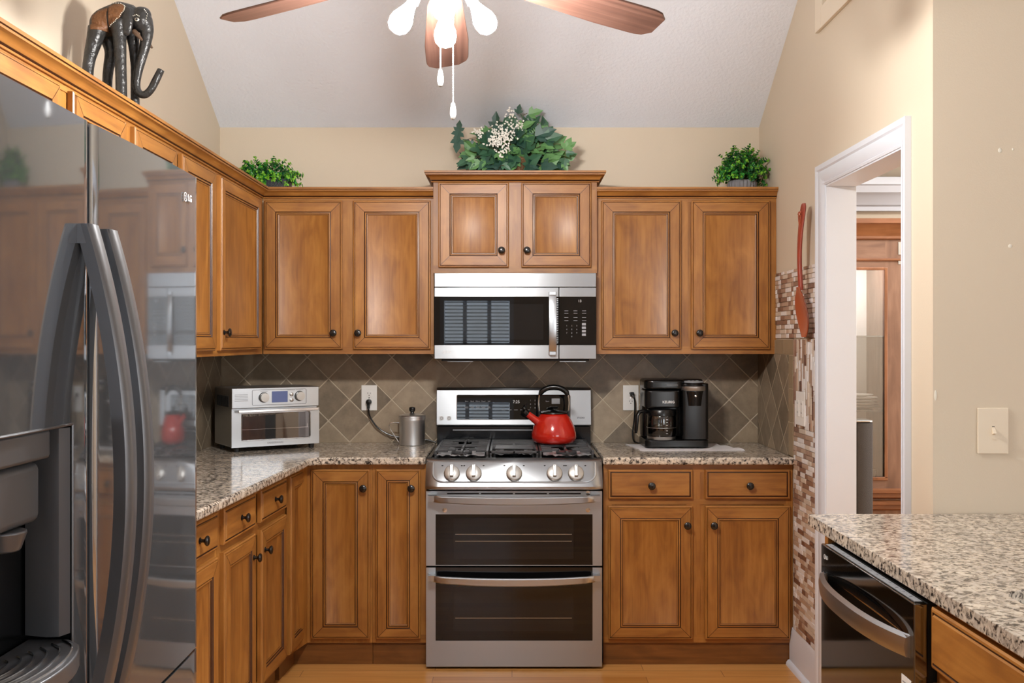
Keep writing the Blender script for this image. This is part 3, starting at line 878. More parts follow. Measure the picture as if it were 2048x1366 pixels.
def bow_handle(zc, h, sag, parent):
    """wide bowed bar: plan curve bulging to the room and sagging in the middle"""
    m = MB(); n = 24; rings = []
    for k in range(n+1):
        t = -1+2*k/n; x = SXC + .372*t
        e = (1-abs(t)**2.2)
        y = 4.322 - .045*min(1, (1-abs(t))*9) - .012*e
        z = zc - sag*e
        hh = h*(.78+.22*e)
        rings.append([m.vert(p) for p in ((x, y, z+hh/2), (x, y-.004, z+hh/2-.004), (x, y-.004, z-hh/2+.004), (x, y, z-hh/2), (x, y+.013, z-hh/2), (x, y+.013, z+hh/2))])
    for A, Bq in zip(rings, rings[1:]):
        for k in range(6): m.face((A[k], A[(k+1) % 6], Bq[(k+1) % 6], Bq[k]))
    m.face(rings[0]); m.face(rings[-1][::-1])
    for s in (-1, 1): m.box(SXC+s*.352-.018, SXC+s*.352+.018, 4.285, 4.331, zc-h*.35, zc+h*.35)
    child_world(m, 'door_handle', M['steel2'], parent)
bow_handle(.7455, .034, .008, du); bow_handle(.404, .034, .014, dl)
# inner oven windows with racks behind the dark glass
for d, z0, z1, rk in ((du, .478, .655, (.585, .555)), (dl, .165, .355, (.222,))):
    m = MB(); m.box(SXC-.262, SXC+.258, 4.3318, 4.3336, z0, z1); child_world(m, 'inner_window', M['winglass'], d)
    m = MB()
    for z in rk: m.box(SXC-.255, SXC+.25, 4.3305, 4.3319, z-.0012, z+.0012)
    child_world(m, 'oven_rack', M['ovenlight'], d)
# vent slots over the upper door
m = MB()
for k in range(4): m.box(SXC-.29+.147*k, SXC-.29+.147*k+.138, 4.3285, 4.332, .7585, .7645)
child_world(m, 'vent_slot', M['dark'], du)
for k, (x, z) in enumerate(((-.30, .690), (.32, .690), (.32, .764))):
    m = MB(); m.lathe([(.010, 4.3312), (.010, 4.329), (.0005, 4.3285)], (SXC+x, 0, z), 'y', 14)
    child_world(m, 'screw_cap', M['chrome'], du)
# sloped control panel with curved ends
def rr2(hw, z0, z1): pass
m = MB()
prof = [(4.40, .780), (4.40, .9085), (4.368, .9085), (4.352, .904), (4.338, .892), (4.296, .806), (4.292, .796), (4.296, .785), (4.304, .781)]
n = 28; rings = []
for k in range(n+1):
    t = -1+2*k/n; s = 0.0
    e = max(0, (abs(t)-.90)/.10)
    back = .022*e**2.2                     # rounded ends
    ring = []
    for (y, z) in prof:
        yy = y if y > 4.39 else y + back*(1 if y < 4.36 else .4)
        ring.append(m.vert((SXC+.383*t, yy, z)))
    rings.append(ring)
for A, Bq in zip(rings, rings[1:]):
    for k in range(len(prof)):
        m.face((A[k], Bq[k], Bq[(k+1) % len(prof)], A[(k+1) % len(prof)]))
m.face(rings[0]); m.face(rings[-1][::-1])
cp = m.build('control_panel', M['steel'], r, world=True)
# raised U-shaped rim on the panel
def onp(x, t, off=0.0):     # t 0 top .. 1 bottom along the sloped face
    y = 4.338 + (4.296-4.338)*t; z = .892 + (.806-.892)*t
    return (SXC+x, y - .90*off, z + .44*off)
pth = []
for s in (-1,):
    for k in range(4): pth.append(onp(-.352, -.02+.16*k, .001))
    for k in range(1, 7):
        a = PI/2*k/6; pth.append(onp(-.352+.050*(1-math.cos(a)), .46+.44*math.sin(a), .001))
for k in range(1, 12): pth.append(onp(-.302+.604*k/12, .90, .001))
pth += [(2*SXC-p[0], p[1], p[2]) for p in pth[:10][::-1]]
m = MB(); m.tube(pth, .0042, 8); child_world(m, 'panel_rim', M['steel2'], cp)
th = math.atan2(.042, .086)
for x in (-.2685, -.174, .0, .1745, .2665):
    k = MB()
    k.lathe([(.0345, 0), (.0345, -.006), (.0325, -.009), (.0325, -.016), (.029, -.0185), (.0003, -.019)], axis='y', seg=32)
    kb = k.build('burner_knob', M['nickel'], cp); kb.location = tuple(a-b for a, b in zip(onp(x, .50, .0005), (SXC, 4.66, 0))); kb.rotation_euler = (-th, 0, 0)
    g = MB(); g.box(-.0075, .0075, -.034, -.018, -.020, .031)
    gg = g.build('grip', M['nickel'], kb, bev=.002)
    g = MB(); g.box(-.0012, .0012, -.0345, -.0335, .022, .028); g.build('mark', M['dark'], kb)
m = MB()
for x in (-.2685, -.174, .0, .1745, .2665):
    for dx in (-.042, .042):
        c = onp(x+dx, .12, .0006); m.ball(c, (.0045, .0008, .003), 8, 5)
child_world(m, 'burner_mark', M['dark'], cp)
# cooktop
ct = B('cooktop', M['enamel'], r, [(SXC-.381, SXC+.381, 4.372, 4.925, .888, .9035)], bev=.004)
m = MB()
for xx in (-.371, .371): m.box(SXC+xx-.010, SXC+xx+.010, 4.385, 4.915, .9036, .912)
m.build('side_rail', M['enamel'], ct, bev=.004).location = (-SXC, -4.66, 0)
# burner pans in foil, burner caps
def crumple(cx, cy, hx, hy):
    m = MB(); n = 16; g = []
    for j in range(n+1):
        for i in range(n+1):
            g.append(m.vert((cx-hx+2*hx*i/n, cy-hy+2*hy*j/n, .9050+random.uniform(0, .009) + .009*(max(abs(i-n/2), abs(j-n/2))/(n/2)))))
    for j in range(n):
        for i in range(n):
            a = j*(n+1)+i; m.face((g[a], g[a+1], g[a+n+2], g[a+n+1]))
    return m
burn = [(-.235, 4.50), (-.235, 4.765), (.235, 4.50), (.235, 4.765), (0, 4.60)]
for bx, by in burn:
    hx, hy = (.105, .105) if bx else (.085, .15)
    child_world(crumple(SXC+bx, by, hx, hy), 'foil_liner', M['foil'], ct, smooth=5)
    m = MB(); m.lathe([(.050, .905), (.050, .914), (.044, .918), (.044, .9185), (.047, .919), (.047, .925), (.042, .9275), (.0004, .928)], (SXC+bx, by, 0), 'z', 28)
    child_world(m, 'burner', M['iron'], ct)
# cast iron grates
def grate(xa, xb, centre):
    m = MB(); z0, z1 = .928, .940; t = .0055
    ya, yb = 4.392, 4.905
    xa += SXC; xb += SXC
    for x in (xa+t, xb-t): m.box(x-t, x+t, ya, yb, z0-.006, z1)
    for y in ((ya+t, yb-t, (ya+yb)/2) if centre else (yb-t, (ya+yb)/2)): m.box(xa, xb, y-t, y+t, z0, z1)
    xc = (xa+xb)/2
    for yc in ((4.50, 4.765) if not centre else (4.60,)):
        m.box(xc-t, xc+t, yc-.125 if not centre else ya, yc-.03, z0, z1); m.box(xc-t, xc+t, yc+.03, yc+.125, z0, z1)
        for s in (-1, 1):
            m.box(xc+s*.03, xc+s*((xb-xa)/2-.004), yc-t, yc+t, z0, z1)
            for dy in (-.055, .055):
                m.box(xc+s*.062, xc+s*((xb-xa)/2-.004), yc+dy-t*.8, yc+dy+t*.8, z0, z1)
    if centre:
        for y in (4.72, 4.76, 4.80, 4.845): m.box(xa, xb, y-t*.8, y+t*.8, z0, z1)
    for x in (xa+t, xb-t):
        for y in (ya+.02, yb-.02, (ya+yb)/2): m.box(x-t, x+t, y-t, y+t, .9036, z0)
    g = m.build('grate', M['iron'], r, bev=.0022, world=True); return g
grate(-.352, -.112, False); grate(-.108, .108, True); grate(.112, .352, False)
m = MB(); m.box(SXC-.085, SXC+.085, 4.435, 4.565, .9402, .9465); m.build('griddle_plate', M['iron'], r, bev=.004, world=True)
# back guard
B('back_riser', M['enamel'], r, [(SXC-.378, SXC+.378, 4.926, 4.985, .895, 1.002)], bev=.003)
B('riser_strip', M['steel2'], r, [(SXC-.300, SXC+.22, 4.921, 4.9255, .982, .9865)])
m = MB(); m.prism([(4.986, 1.004), (4.914, 1.004), (4.908, 1.010), (4.922, 1.180), (4.932, 1.192), (4.986, 1.192)], 'x', SXC-.381, SXC+.381)
bg = m.build('back_guard', M['steel'], r, bev=.003, world=True)
BGY = lambda z: 4.908 + (z-1.010)/.170*.014
def bgp(x, z, off=.0012): return (SXC+x, BGY(z)-off, z)
m = MB()
a, c, z0, z1 = -.281, .277, 1.038, 1.157
for off, mt in ((.0010, 0),):
    P = rrect(a, c, z0, z1, .006, 4)
    A = [m.vert(bgp(p[0], p[1], off)) for p in P]; m.face(A[::-1])
child_world(m, 'touch_panel', M['bglass'], bg)
P = rrect(a, c, z0, z1, .006, 4)
m = MB(); m.tube([bgp(p[0], p[1], .001) for p in P], .0016, 6, closed=True); child_world(m, 'panel_frame', M['chrome'], bg)
TM = lambda x, z, off=.0016: Matrix.Translation((x, BGY(z)-off-4.66, z)) @ Matrix.Rotation(PI/2-math.atan(.014/.170), 4, 'X')
col = 0
for row, words in enumerate((('Bake', 'Broil', 'Warm', 'Proof', 'Self'), ('Conv', 'Conv', 'Pizza', 'Roast', 'Set'))):
    for k, wd in enumerate(words):
        text_mb(wd, .0085, TM(-.232+.0275*k, 1.126-.027*row), 'button_label', M['printg'], bg)
m = MB()
for k in range(5): m.box(SXC-.232+.0275*k-.008, SXC-.232+.0275*k+.008, BGY(1.093)-.0018, BGY(1.093)-.0012, 1.0925, 1.0945)
for k in range(5): m.box(SXC-.05+.03*k-.009, SXC-.05+.03*k+.009, BGY(1.08)-.0018, BGY(1.08)-.0012, 1.083, 1.085)
child_world(m, 'button_mark', M['printg'], bg)
text_mb('7:25', .020, TM(.012, 1.123), 'clock_digits', M['print'], bg)
for k in range(9): text_mb(str(k+1), .0095, TM(.082+.022*(k % 3), 1.130-.018*(k//3)), 'number_label', M['printg'], bg)
text_mb('Start', .009, TM(.165, 1.126), 'button_label', M['printg'], bg)
m = MB(); m.box(SXC+.186, SXC+.226, BGY(1.12)-.0016, BGY(1.12)-.001, 1.105, 1.140); child_world(m, 'button', M['printg'], bg)
text_mb('STUDIO', .0105, TM(.329, 1.045, .0008), 'emblem', M['bmatte'], bg, bold=True)
for x in (-.355, -.318):
    m = MB(); m.lathe([(.0115, 0), (.0115, -.0009), (.0003, -.0009)], axis='y', seg=20); bdg = m.build('badge', M['print'], bg)
    bdg.location = (x, BGY(1.043)-4.66-.0003, 1.043)
    m = MB(); m.lathe([(.0075, -.0010), (.0075, -.0012), (.0045, -.0012), (.0045, -.0010)], axis='y', seg=18, cap=False); m.build('badge_ring', M['printg'], bdg)
# feet
m = MB()
for sx in (-.34, .34):
    for y in (4.42, 4.93): m.lathe([(.018, 0), (.018, .03)], (SXC+sx, y, 0), 'z', 12)
m.build('foot', M['bmatte'], r, world=True)

# ------------------------------------------------------------------ microwave
r = thing('microwave', 'stainless over-the-range microwave under the short raised cabinet', 'microwave', (.015, 4.62, 1.335))
MX0, MX1 = -.357, .387
B('housing', M['bmatte'], r, [(MX0+.004, MX1-.004, 4.628, 4.985, 1.338, 1.733)])
B('top_grille', M['steel'], r, [(MX0, MX1, 4.598, 4.627, 1.6705, 1.735)], bev=.002)
m = MB()
XS = .2145
m.box(MX0, XS, 4.60, 4.627, 1.6255, 1.668); m.box(MX0, XS, 4.60, 4.627, 1.340, 1.4035); 
d = m.build('door', M['steel'], r, bev=.0015, world=True)
def chm(mb, name, mat, parent, bev=0, **k):
    o = mb.build(name, mat, parent, bev=bev, **k); o.location = (-.015, -4.62, -1.335); return o
m = MB(); m.box(MX0, XS, 4.603, 4.626, 1.4035, 1.6255); chm(m, 'door_glass', M['bglass'], d)
m = MB(); m.box(MX0+.06, XS-.07, 4.6018, 4.6034, 1.428, 1.592); chm(m, 'inner_window', M['winglass'], d)
m = MB()
for k in range(26): m.box(XS-.0095, XS-.002, 4.6012, 4.6034, 1.412+.0081*k, 1.412+.0081*k+.0035)
chm(m, 'vent_slot', M['steel2'], d)
m = MB(); n = 20; rings = []
for k in range(n+1):
    t = k/n; z = 1.358+.29*t; e = 1-abs(2*t-1)**2.4
    y = 4.588 - .030*e
    rings.append([m.vert(p) for p in ((.168, y+.012, z), (.1695, y, z), (.186, y-.003, z), (.2025, y, z), (.204, y+.012, z))])
for A, Bq in zip(rings, rings[1:]):
    for k in range(5): m.face((A[k], A[(k+1) % 5], Bq[(k+1) % 5], Bq[k]))
m.face(rings[0]); m.face(rings[-1][::-1])
m.box(.172, .200, 4.575, 4.601, 1.359, 1.372); m.box(.172, .200, 4.575, 4.601, 1.634, 1.647)
chm(m, 'door_handle', M['steel2'], d)
m = MB(); m.box(XS+.003, MX1, 4.603, 4.626, 1.4035, 1.6255); cp = m.build('keypad', M['bglass'], r, world=True)
m = MB(); m.box(XS+.003, MX1, 4.60, 4.627, 1.6255, 1.668); m.build('steel_trim', M['steel'], r, bev=.0015, world=True)
m = MB(); m.box(XS+.003, MX1, 4.60, 4.627, 1.340, 1.4035); m.build('steel_trim', M['steel'], r, bev=.0015, world=True)
mt = lambda x, z: mat_front(x-.015, 4.6022-4.62, z-1.335)
text_mb('13', .016, mt(.312, 1.606), 'clock_digits', M['print'], cp)
for k in range(9): text_mb(str(k+1), .0085, mt(.252+.023*(k % 3), 1.492-.0165*(k//3)), 'number_label', M['printg'], cp)
text_mb('0', .0085, mt(.275, 1.4425), 'number_label', M['printg'], cp)
m = MB()
for z in (1.561, 1.55, 1.530, 1.516):
    for x in (.250, .292, .332): m.box(x-.009, x+.009, 4.6021, 4.603, z-.001, z+.001)
chm(m, 'button_mark', M['printg'], cp)
for z in (1.4995, 1.4835, 1.4675, 1.4515):
    m = MB(); m.box(.322, .340, 4.6021, 4.603, z-.0055, z+.0055); chm(m, 'button', M['printg'], cp)
def lg(parent, Mx, s, mat):
    """round face badge and two letters"""
    m = MB(); m.lathe([(s*.62, 0), (s*.62, -.0006), (s*.50, -.0006), (s*.50, 0)], axis='y', seg=24, cap=False)
    m.box(-s*.06, s*.06, -.0006, 0, -s*.28, s*.28); m.box(-s*.06, s*.2, -.0006, 0, -s*.28, -s*.18); m.ball((-s*.25, -.0003, s*.12), (s*.08, .0004, s*.08), 8, 5)
    m.xf(Mx @ Matrix.Rotation(0, 4, 'X')); m.build('emblem', mat, parent)
    text_mb('LG', s*1.25, Mx @ Matrix.Translation((s*1.75, -.0005, 0)) @ Matrix.Rotation(PI/2, 4, 'X'), 'emblem_letters', mat, parent, bold=True)
lg(d, Matrix.Translation((-.312-.015, 4.5994-4.62, 1.3715-1.335)), .0125, M['print'])
B('underside_vent', M['bmatte'], r, [(MX0+.03, MX1-.03, 4.63, 4.94, 1.3285, 1.338)], bev=.003)
m = MB()
for a in (-.30, .222): m.box(a, a+.12, 4.635, 4.70, 1.326, 1.3287)
m.build('filter', M['steel2'], r, world=True)

# ------------------------------------------------------------------ refrigerator
FX = -.66
r = thing('refrigerator', 'large glossy black stainless french-door refrigerator at the left', 'refrigerator', (-1.05, 1.62, 0))
B('cabinet_body', M['bmatte'], r, [(-1.44, FX-.075, 1.115, 2.112, .02, 1.745)], bev=.004)
m = MB()
for y in (1.17, 2.06):
    m.box(FX-.14, FX-.03, y-.03, y+.03, 1.7455, 1.772)
m.build('hinge_cover', M['bmatte'], r, world=True, bev=.004)
def fx(y, a, b, sag=.0045):
    t = (2*y-a-b)/(b-a)
    return FX - sag*t*t - .004*max(0, (abs(t)-.972)/.028)**2.5
def fridge_panel(name, a, b, z0, z1, hole=None):
    m = MB()
    ys = [a + (b-a)*k/40 for k in range(41)]
    zs = [z0, z1]
    if hole:
        ys += [hole[0], hole[1]]; ys = sorted(set(ys)); zs = [z0, hole[2], hole[3], z1]
    V = {}
    for i, y in enumerate(ys):
        for j, z in enumerate(zs): V[i, j] = m.vert((fx(y, a, b), y, z))
    for i in range(len(ys)-1):
        for j in range(len(zs)-1):
            if hole and j == 1 and ys[i] >= hole[0]-1e-6 and ys[i+1] <= hole[1]+1e-6: continue
            m.face((V[i, j], V[i+1, j], V[i+1, j+1], V[i, j+1]))
    J = len(zs)-1; I = len(ys)-1
    bk = {}
    for i, y in enumerate(ys):
        for j in (0, J): bk[i, j] = m.vert((FX-.070, y, zs[j]))
    for i in range(I):
        m.face((V[i, J], V[i+1, J], bk[i+1, J], bk[i, J])); m.face((V[i+1, 0], V[i, 0], bk[i, 0], bk[i+1, 0]))
    m.face([V[0, j] for j in range(J, -1, -1)] + [bk[0, 0], bk[0, J]]); m.face([V[I, j] for j in range(J+1)] + [bk[I, J], bk[I, 0]])
    return m.build(name, M['blacksteel'], r, world=True, smooth=50)
ZF = .778
dr = fridge_panel('door', 1.582, 2.118, ZF, 1.765)
DH_ = (1.20, 1.505, .952, 1.296)
dl = fridge_panel('door', 1.105, 1.574, ZF, 1.765, DH_)
fr = fridge_panel('freezer_drawer', 1.105, 2.118, .06, ZF-.008)
B('door_gasket', M['dark'], r, [(FX-.068, FX-.012, 1.5745, 1.5815, ZF, 1.76)])
def chf(mb, name, mat, parent, bev=0, **k):
    o = mb.build(name, mat, parent, bev=bev, **k); o.location = (1.05, -1.62, 0); return o
def vhandle(ya, yb, parent):
    m = MB(); n = 36; z0, z1 = .80, 1.60; rings = []
    for k in range(n+1):
        t = k/n; z = z0+(z1-z0)*t; e = 1-abs(2*t-1)**2.0
        x = FX + .018 + .060*e
        rings.append([m.vert(p) for p in ((x-.026, ya+.004, z), (x-.006, ya, z), (x, ya+.007, z), (x, yb-.007, z), (x-.006, yb, z), (x-.026, yb-.004, z))])
    for A, Bq in zip(rings, rings[1:]):
        for k in range(6): m.face((A[k], A[(k+1) % 6], Bq[(k+1) % 6], Bq[k]))
    m.face(rings[0]); m.face(rings[-1][::-1])
    for z in (z0, z1):
        s = 1 if z == z0 else -1
        m.box(FX-.012, FX+.016, ya+.002, yb-.002, min(z, z+s*.03), max(z, z+s*.03))
    chf(m, 'door_handle', M['blackhandle'], parent, smooth=50)
vhandle(1.522, 1.560, dl); vhandle(1.598, 1.634, dr)
m = MB(); z = ZF-.10
n = 30; rings = []
for k in range(n+1):
    t = k/n; y = 1.16+.90*t; e = 1-abs(2*t-1)**2.0; x = FX+.018+.05*e
    rings.append([m.vert(p) for p in ((x-.016, y, z-.015), (x, y, z-.012), (x, y, z+.012), (x-.016, y, z+.015))])
for A, Bq in zip(rings, rings[1:]):
    for k in range(4): m.face((A[k], A[(k+1) % 4], Bq[(k+1) % 4], Bq[k]))
m.face(rings[0]); m.face(rings[-1][::-1])
for y in (1.16, 2.06): m.box(FX-.012, FX+.016, y-.012, y+.012, z-.012, z+.012)
chf(m, 'door_handle', M['blackhandle'], fr, smooth=50)
# dispenser
a, b, z0, z1 = DH_
dp = .068
m = MB(); xq = fx((a+b)/2, 1.105, 1.574)
xb_ = FX-.069
m.quad((xb_, a, z0), (xb_, b, z0), (xb_, b, z1), (xb_, a, z1))
m.quad((FX-.001, a, z1), (FX-.001, b, z1), (xb_, b, z1), (xb_, a, z1)); m.quad((FX-.001, a, z0), (FX-.001, b, z0), (xb_, b, z0), (xb_, a, z0))
m.quad((FX-.001, a, z0), (FX-.001, a, z1), (xb_, a, z1), (xb_, a, z0)); m.quad((FX-.006, b, z0), (FX-.006, b, z1), (xb_, b, z1), (xb_, b, z0))
ds = chf(m, 'dispenser_recess', M['bplast'], dl)
m = MB()
P = [(a, z0), (b, z0), (b, z1), (a, z1)]
for k in range(4):
    p, q = P[k], P[(k+1) % 4]
    m.tube([(fx(p[0], 1.105, 1.574)+.001, *p), (fx((p[0]+q[0])/2, 1.105, 1.574)+.001, (p[0]+q[0])/2, (p[1]+q[1])/2), (fx(q[0], 1.105, 1.574)+.001, *q)], .0022, 6)
chf(m, 'dispenser_rim', M['blackhandle'], dl)
m = MB(); m.prism([(FX-.004, b-.002), (FX-.012, b-.022), (FX-.030, b-.024), (FX-.066, b-.014), (FX-.066, b-.001)], 'z', z0+.03, z1-.005); chf(m, 'recess_side', M['blackhandle'], dl)
m = MB(); m.prism([(z1-.002, FX-.004), (z1-.045, FX-.004), (z1-.05, FX-.010), (z1-.05, FX-.06), (z1-.002, FX-.06)][::-1], 'y', 1.23, 1.46) if False else m.box(FX-.062, FX-.008, 1.22, 1.450, z1-.045, z1-.002)
chf(m, 'dispenser_hood', M['blackhandle'], dl, bev=.006)
m = MB(); m.box(FX-.060, FX-.020, 1.24, 1.445, z1-.135, z1-.048); chf(m, 'dispenser_nozzle', M['blackhandle'], dl, bev=.012, seg=3)
m = MB(); m.lathe([(.020, z1-.165), (.030, z1-.136)], (FX-.038, 1.375, 0), 'z', 20); m.box(FX-.064, FX-.052, 1.34, 1.39, z0+.03, z1-.16); chf(m, 'dispenser_paddle', M['blackhandle'], dl, bev=.004)
m = MB()
tr = [(FX-.066, a+.005), (FX-.066, b-.005)]
arcp = []
for k in range(13):
    t = k/12; y = b-.005 - (b-a-.01)*t; arcp.append((FX-.004+.052*(1-(2*t-1)**2)**.6, y))
m.prism(tr + arcp, 'z', z0-.005, z0+.022)
ty = chf(m, 'drip_tray', M['blackhandle'], dl, bev=.003)
m = MB()
for k in range(6):
    f = .92-.13*k; m.tube([(FX-.062+(x-FX+.062)*f, (a+b)/2+(y-(a+b)/2)*f, z0+.0235) for x, y in arcp], .0018, 5)
chf(m, 'tray_grille', M['chrome'], dl)
lgm = Matrix.Translation((FX+.0008+1.05, 2.018-1.62, 1.712)) @ Matrix.Rotation(PI/2, 4, 'Z')
lg(dr, lgm, .0155, M['print'])
m = MB(); m.box(-1.40, FX-.09, 1.13, 2.10, 0, .0205); m.build('base_grille', M['bmatte'], r, world=True)

# ------------------------------------------------------------------ dishwasher
r = thing('dishwasher', 'black stainless dishwasher with a bowed handle under the right counter', 'dishwasher', (1.0, 2.42, 0))
DX = .846
B('tub', M['bmatte'], r, [(DX+.03, 1.40, 2.108, 2.745, .10, .868)])
B('kick_plate', M['bmatte'], r, [(DX+.06, 1.30, 2.115, 2.740, 0, .10)])
m = MB(); m.box(DX, DX+.029, 2.104, 2.738, .115, .868)
dd = m.build('door', M['dwsteel'], r, bev=.003, world=True)
def chd(mb, name, mat, parent, bev=0, **k):
    o = mb.build(name, mat, parent, bev=bev, **k); o.location = (-1.0, -2.42, 0); return o
m = MB(); m.box(DX+.008, DX+.024, 2.12, 2.72, .8682, .8692)
for k in range(14): m.box(DX+.012, DX+.019, 2.16+.04*k, 2.16+.04*k+.018, .8692, .8702)
chd(m, 'top_controls', M['printg'], dd)
m = MB(); n = 28; rings = []
for k in range(n+1):
    t = k/n; y = 2.125+.592*t; e = 1-abs(2*t-1)**2.6; x = DX-.010-.040*e; zc = .772
    rings.append([m.vert(p) for p in ((x+.012, y, zc+.024), (x, y, zc+.018), (x-.003, y, zc), (x, y, zc-.022), (x+.012, y, zc-.026))])
for A, Bq in zip(rings, rings[1:]):
    for k in range(5): m.face((A[k], Bq[k], Bq[(k+1) % 5], A[(k+1) % 5]))
m.face(rings[0]); m.face(rings[-1][::-1])
for y in (2.127, 2.697): m.box(DX-.008, DX+.002, y, y+.018, .748, .794)
chd(m, 'door_handle', M['steel2'], dd, smooth=50)
m = MB(); n = 24; rows = []
for k in range(n+1):      # scooped pocket behind the handle
    t = k/n; y = 2.15+.545*t; e = (1-abs(2*t-1)**2.2)
    rows.append([m.vert((DX-.0008, y, .79)), m.vert((DX-.0008-.004*e, y, .79+.012*e)), m.vert((DX-.0008, y, .79+.030*e))])
for A, Bq in zip(rows, rows[1:]):
    for k in range(2): m.face((A[k], Bq[k], Bq[k+1], A[k+1]))
chd(m, 'handle_pocket', M['dwsteel'], dd)
m = MB(); m.box(DX-.0010, DX+.001, 2.118, 2.170, .585, .700); st = chd(m, 'energy_sticker', M['sticker'], dd)
SM = lambda y, z: Matrix.Translation((DX-.0012-1.0, y-2.42, z)) @ Matrix.Rotation(-PI/2, 4, 'Z') @ Matrix.Rotation(PI/2, 4, 'X')
text_mb('1', .040, SM(2.158, .628), 'sticker_print', M['bmatte'], dd, bold=True)
m = MB(); m.lathe([(.015, 0), (.015, -.0008), (.0105, -.0008), (.0105, 0)], axis='x', seg=24, cap=False); m.box(-.0008, 0, -.012, .012, -.002, .002)
oo = m.build('sticker_print', M['bmatte'], dd); oo.location = (DX-.001-1.0, 2.136-2.42, .628)
m = MB()
for k in range(4): m.box(DX-.0016, DX-.0008, 2.125, 2.163, .664+.007*k, .667+.007*k)
chd(m, 'sticker_print', M['printg'], dd)
lg(dd, Matrix.Translation((DX-.0004-1.0, 2.705-2.42, .838)) @ Matrix.Rotation(-PI/2, 4, 'Z'), .0105, M['print'])
# ------------------------------------------------------------------ toaster oven
TA = math.radians(33)
r = thing('toaster_oven', 'stainless countertop toaster oven angled in the left corner', 'toaster oven', (-1.27, 4.53, .915), TA)
W, D, H0, H1 = .420, .27, .022, .292
m = MB(); m.box(.002, W-.002, .014, D, H0, H1); m.build('body', M['steel2'], r, bev=.006)
m = MB()
for k in range(18): m.box(.0005, .0025, .05+.010*k, .054+.010*k, .205, .255)
m.build('side_vent', M['dark'], r)
m = MB(); m.box(0, W, 0, .016, .198, H1); fp = m.build('control_panel', M['steel2'], r, bev=.004)
m = MB(); P = rrect(.095, .355, .212, .282, .006, 3); m.tube([(p[0], -.0002, p[1]) for p in P], .0009, 5, closed=True); m.build('panel_outline', M['bmatte'], fp)
def tknob(x, z, rr, dep):
    m = MB(); m.lathe([(rr, 0), (rr, -dep*.7), (rr*.93, -dep), (.0003, -dep-.0004)], (0, 0, 0), 'y', 28)
    o = m.build('dial', M['nickel'], fp); o.location = (x, 0, z)
    q = MB(); q.lathe([(rr*1.12, -.0006), (rr*1.12, -.001), (rr*1.02, -.001), (rr*1.02, -.0006)], (0, 0, 0), 'y', 28, cap=False); q.build('dial_ring', M['dark'], o)
tknob(.150, .247, .0215, .020); tknob(.322, .249, .0215, .020)
for z in (.258, .231):
    m = MB(); m.lathe([(.0085, 0), (.0085, -.005), (.007, -.006), (.0003, -.0064)], (.283, 0, z), 'y', 16); m.build('push_button', M['nickel'], fp)
m = MB(); m.box(.188, .264, -.002, .002, .222, .274); m.build('display', M['lcd'], fp, bev=.001)
m = MB()
for x0, x1, z in ((.132, .168, .2745), (.262, .30, .278), (.305, .34, .278), (.014, .075, .262), (.014, .075, .255), (.014, .075, .248), (.014, .075, .241), (.014, .075, .234)):
    m = MB(); m.box(x0, x1, -.0005, .0005, z-.0012, z+.0012); m.build('panel_print', M['printg'], fp)
m = MB(); a, c, z0, z1 = .045, .375, .052, .176
m.box(0, a, 0, .014, H0, .192); m.box(c, W, 0, .014, H0, .192); m.box(a, c, 0, .014, H0, z0); m.box(a, c, 0, .014, z1, .192)
dd = m.build('door', M['steel2'], r)
m = MB(); P = rrect(a, c, z0, z1, .010, 4); m.tube([(p[0], -.0004, p[1]) for p in P], .002, 6, closed=True); m.build('glass_trim', M['chrome'], dd)
m = MB(); m.box(a-.001, c+.001, .003, .007, z0-.001, z1+.001); m.build('door_glass', M['pane'], dd)
m = MB(); m.quad((a, .012, z0), (c, .012, z0), (c, .012, z1), (a, .012, z1)); m.build('oven_interior', M['bplast'], dd)
m = MB(); m.box(a+.004, c-.006, .0085, .0105, .100, .102); m.box(c-.012, c-.010, .0085, .0105, .100, .118); m.build('rack', M['chrome'], dd)
m = MB(); m.box(.022, .405, -.032, -.020, .181, .194); m.box(.030, .046, -.022, .002, .182, .193); m.box(.380, .396, -.022, .002, .182, .193); m.build('door_handle', M['chrome'], dd, bev=.0025)
text_mb('FARBERWARE', .0125, mat_front(.205, -.0005, .036), 'brand_print', M['printg'], dd, bold=True)
for x in (.03, W-.03):
    for y in (.025, D-.03):
        m = MB(); m.lathe([(.012, 0), (.014, .0225)], (x, y, 0), 'z', 12); m.build('foot', M['bmatte'], r)

# ------------------------------------------------------------------ canister, kettle, coffee maker
r = thing('canister', 'brushed steel lidded canister with a wire handle by the left outlet', 'canister', (-.488, 4.89, .915))
m = MB(); m.lathe([(.060, 0), (.063, .002), (.063, .118), (.0635, .120), (.0635, .124), (.062, .124)], seg=40); m.build('pot', M['canister'], r)
m = MB(); m.lathe([(.0655, .1243), (.0655, .134), (.064, .1355), (.064, .137), (.0655, .1385), (.0655, .142), (.062, .146), (.035, .152), (.012, .154), (.0005, .154)], seg=40); ld = m.build('lid', M['canister'], r)
m = MB(); m.lathe([(.010, .154), (.008, .160), (.014, .166), (.0155, .174), (.0145, .182), (.010, .185), (.0004, .186)], seg=20); m.build('lid_knob', M['bplast'], ld)
m = MB(); m.tube([(-.062, -.01, .108), (-.085, -.012, .110), (-.108, -.013, .106), (-.112, -.013, .095), (-.104, -.012, .075), (-.085, -.011, .045), (-.064, -.010, .012)], .0028, 8); m.build('wire_handle', M['chrome'], r)

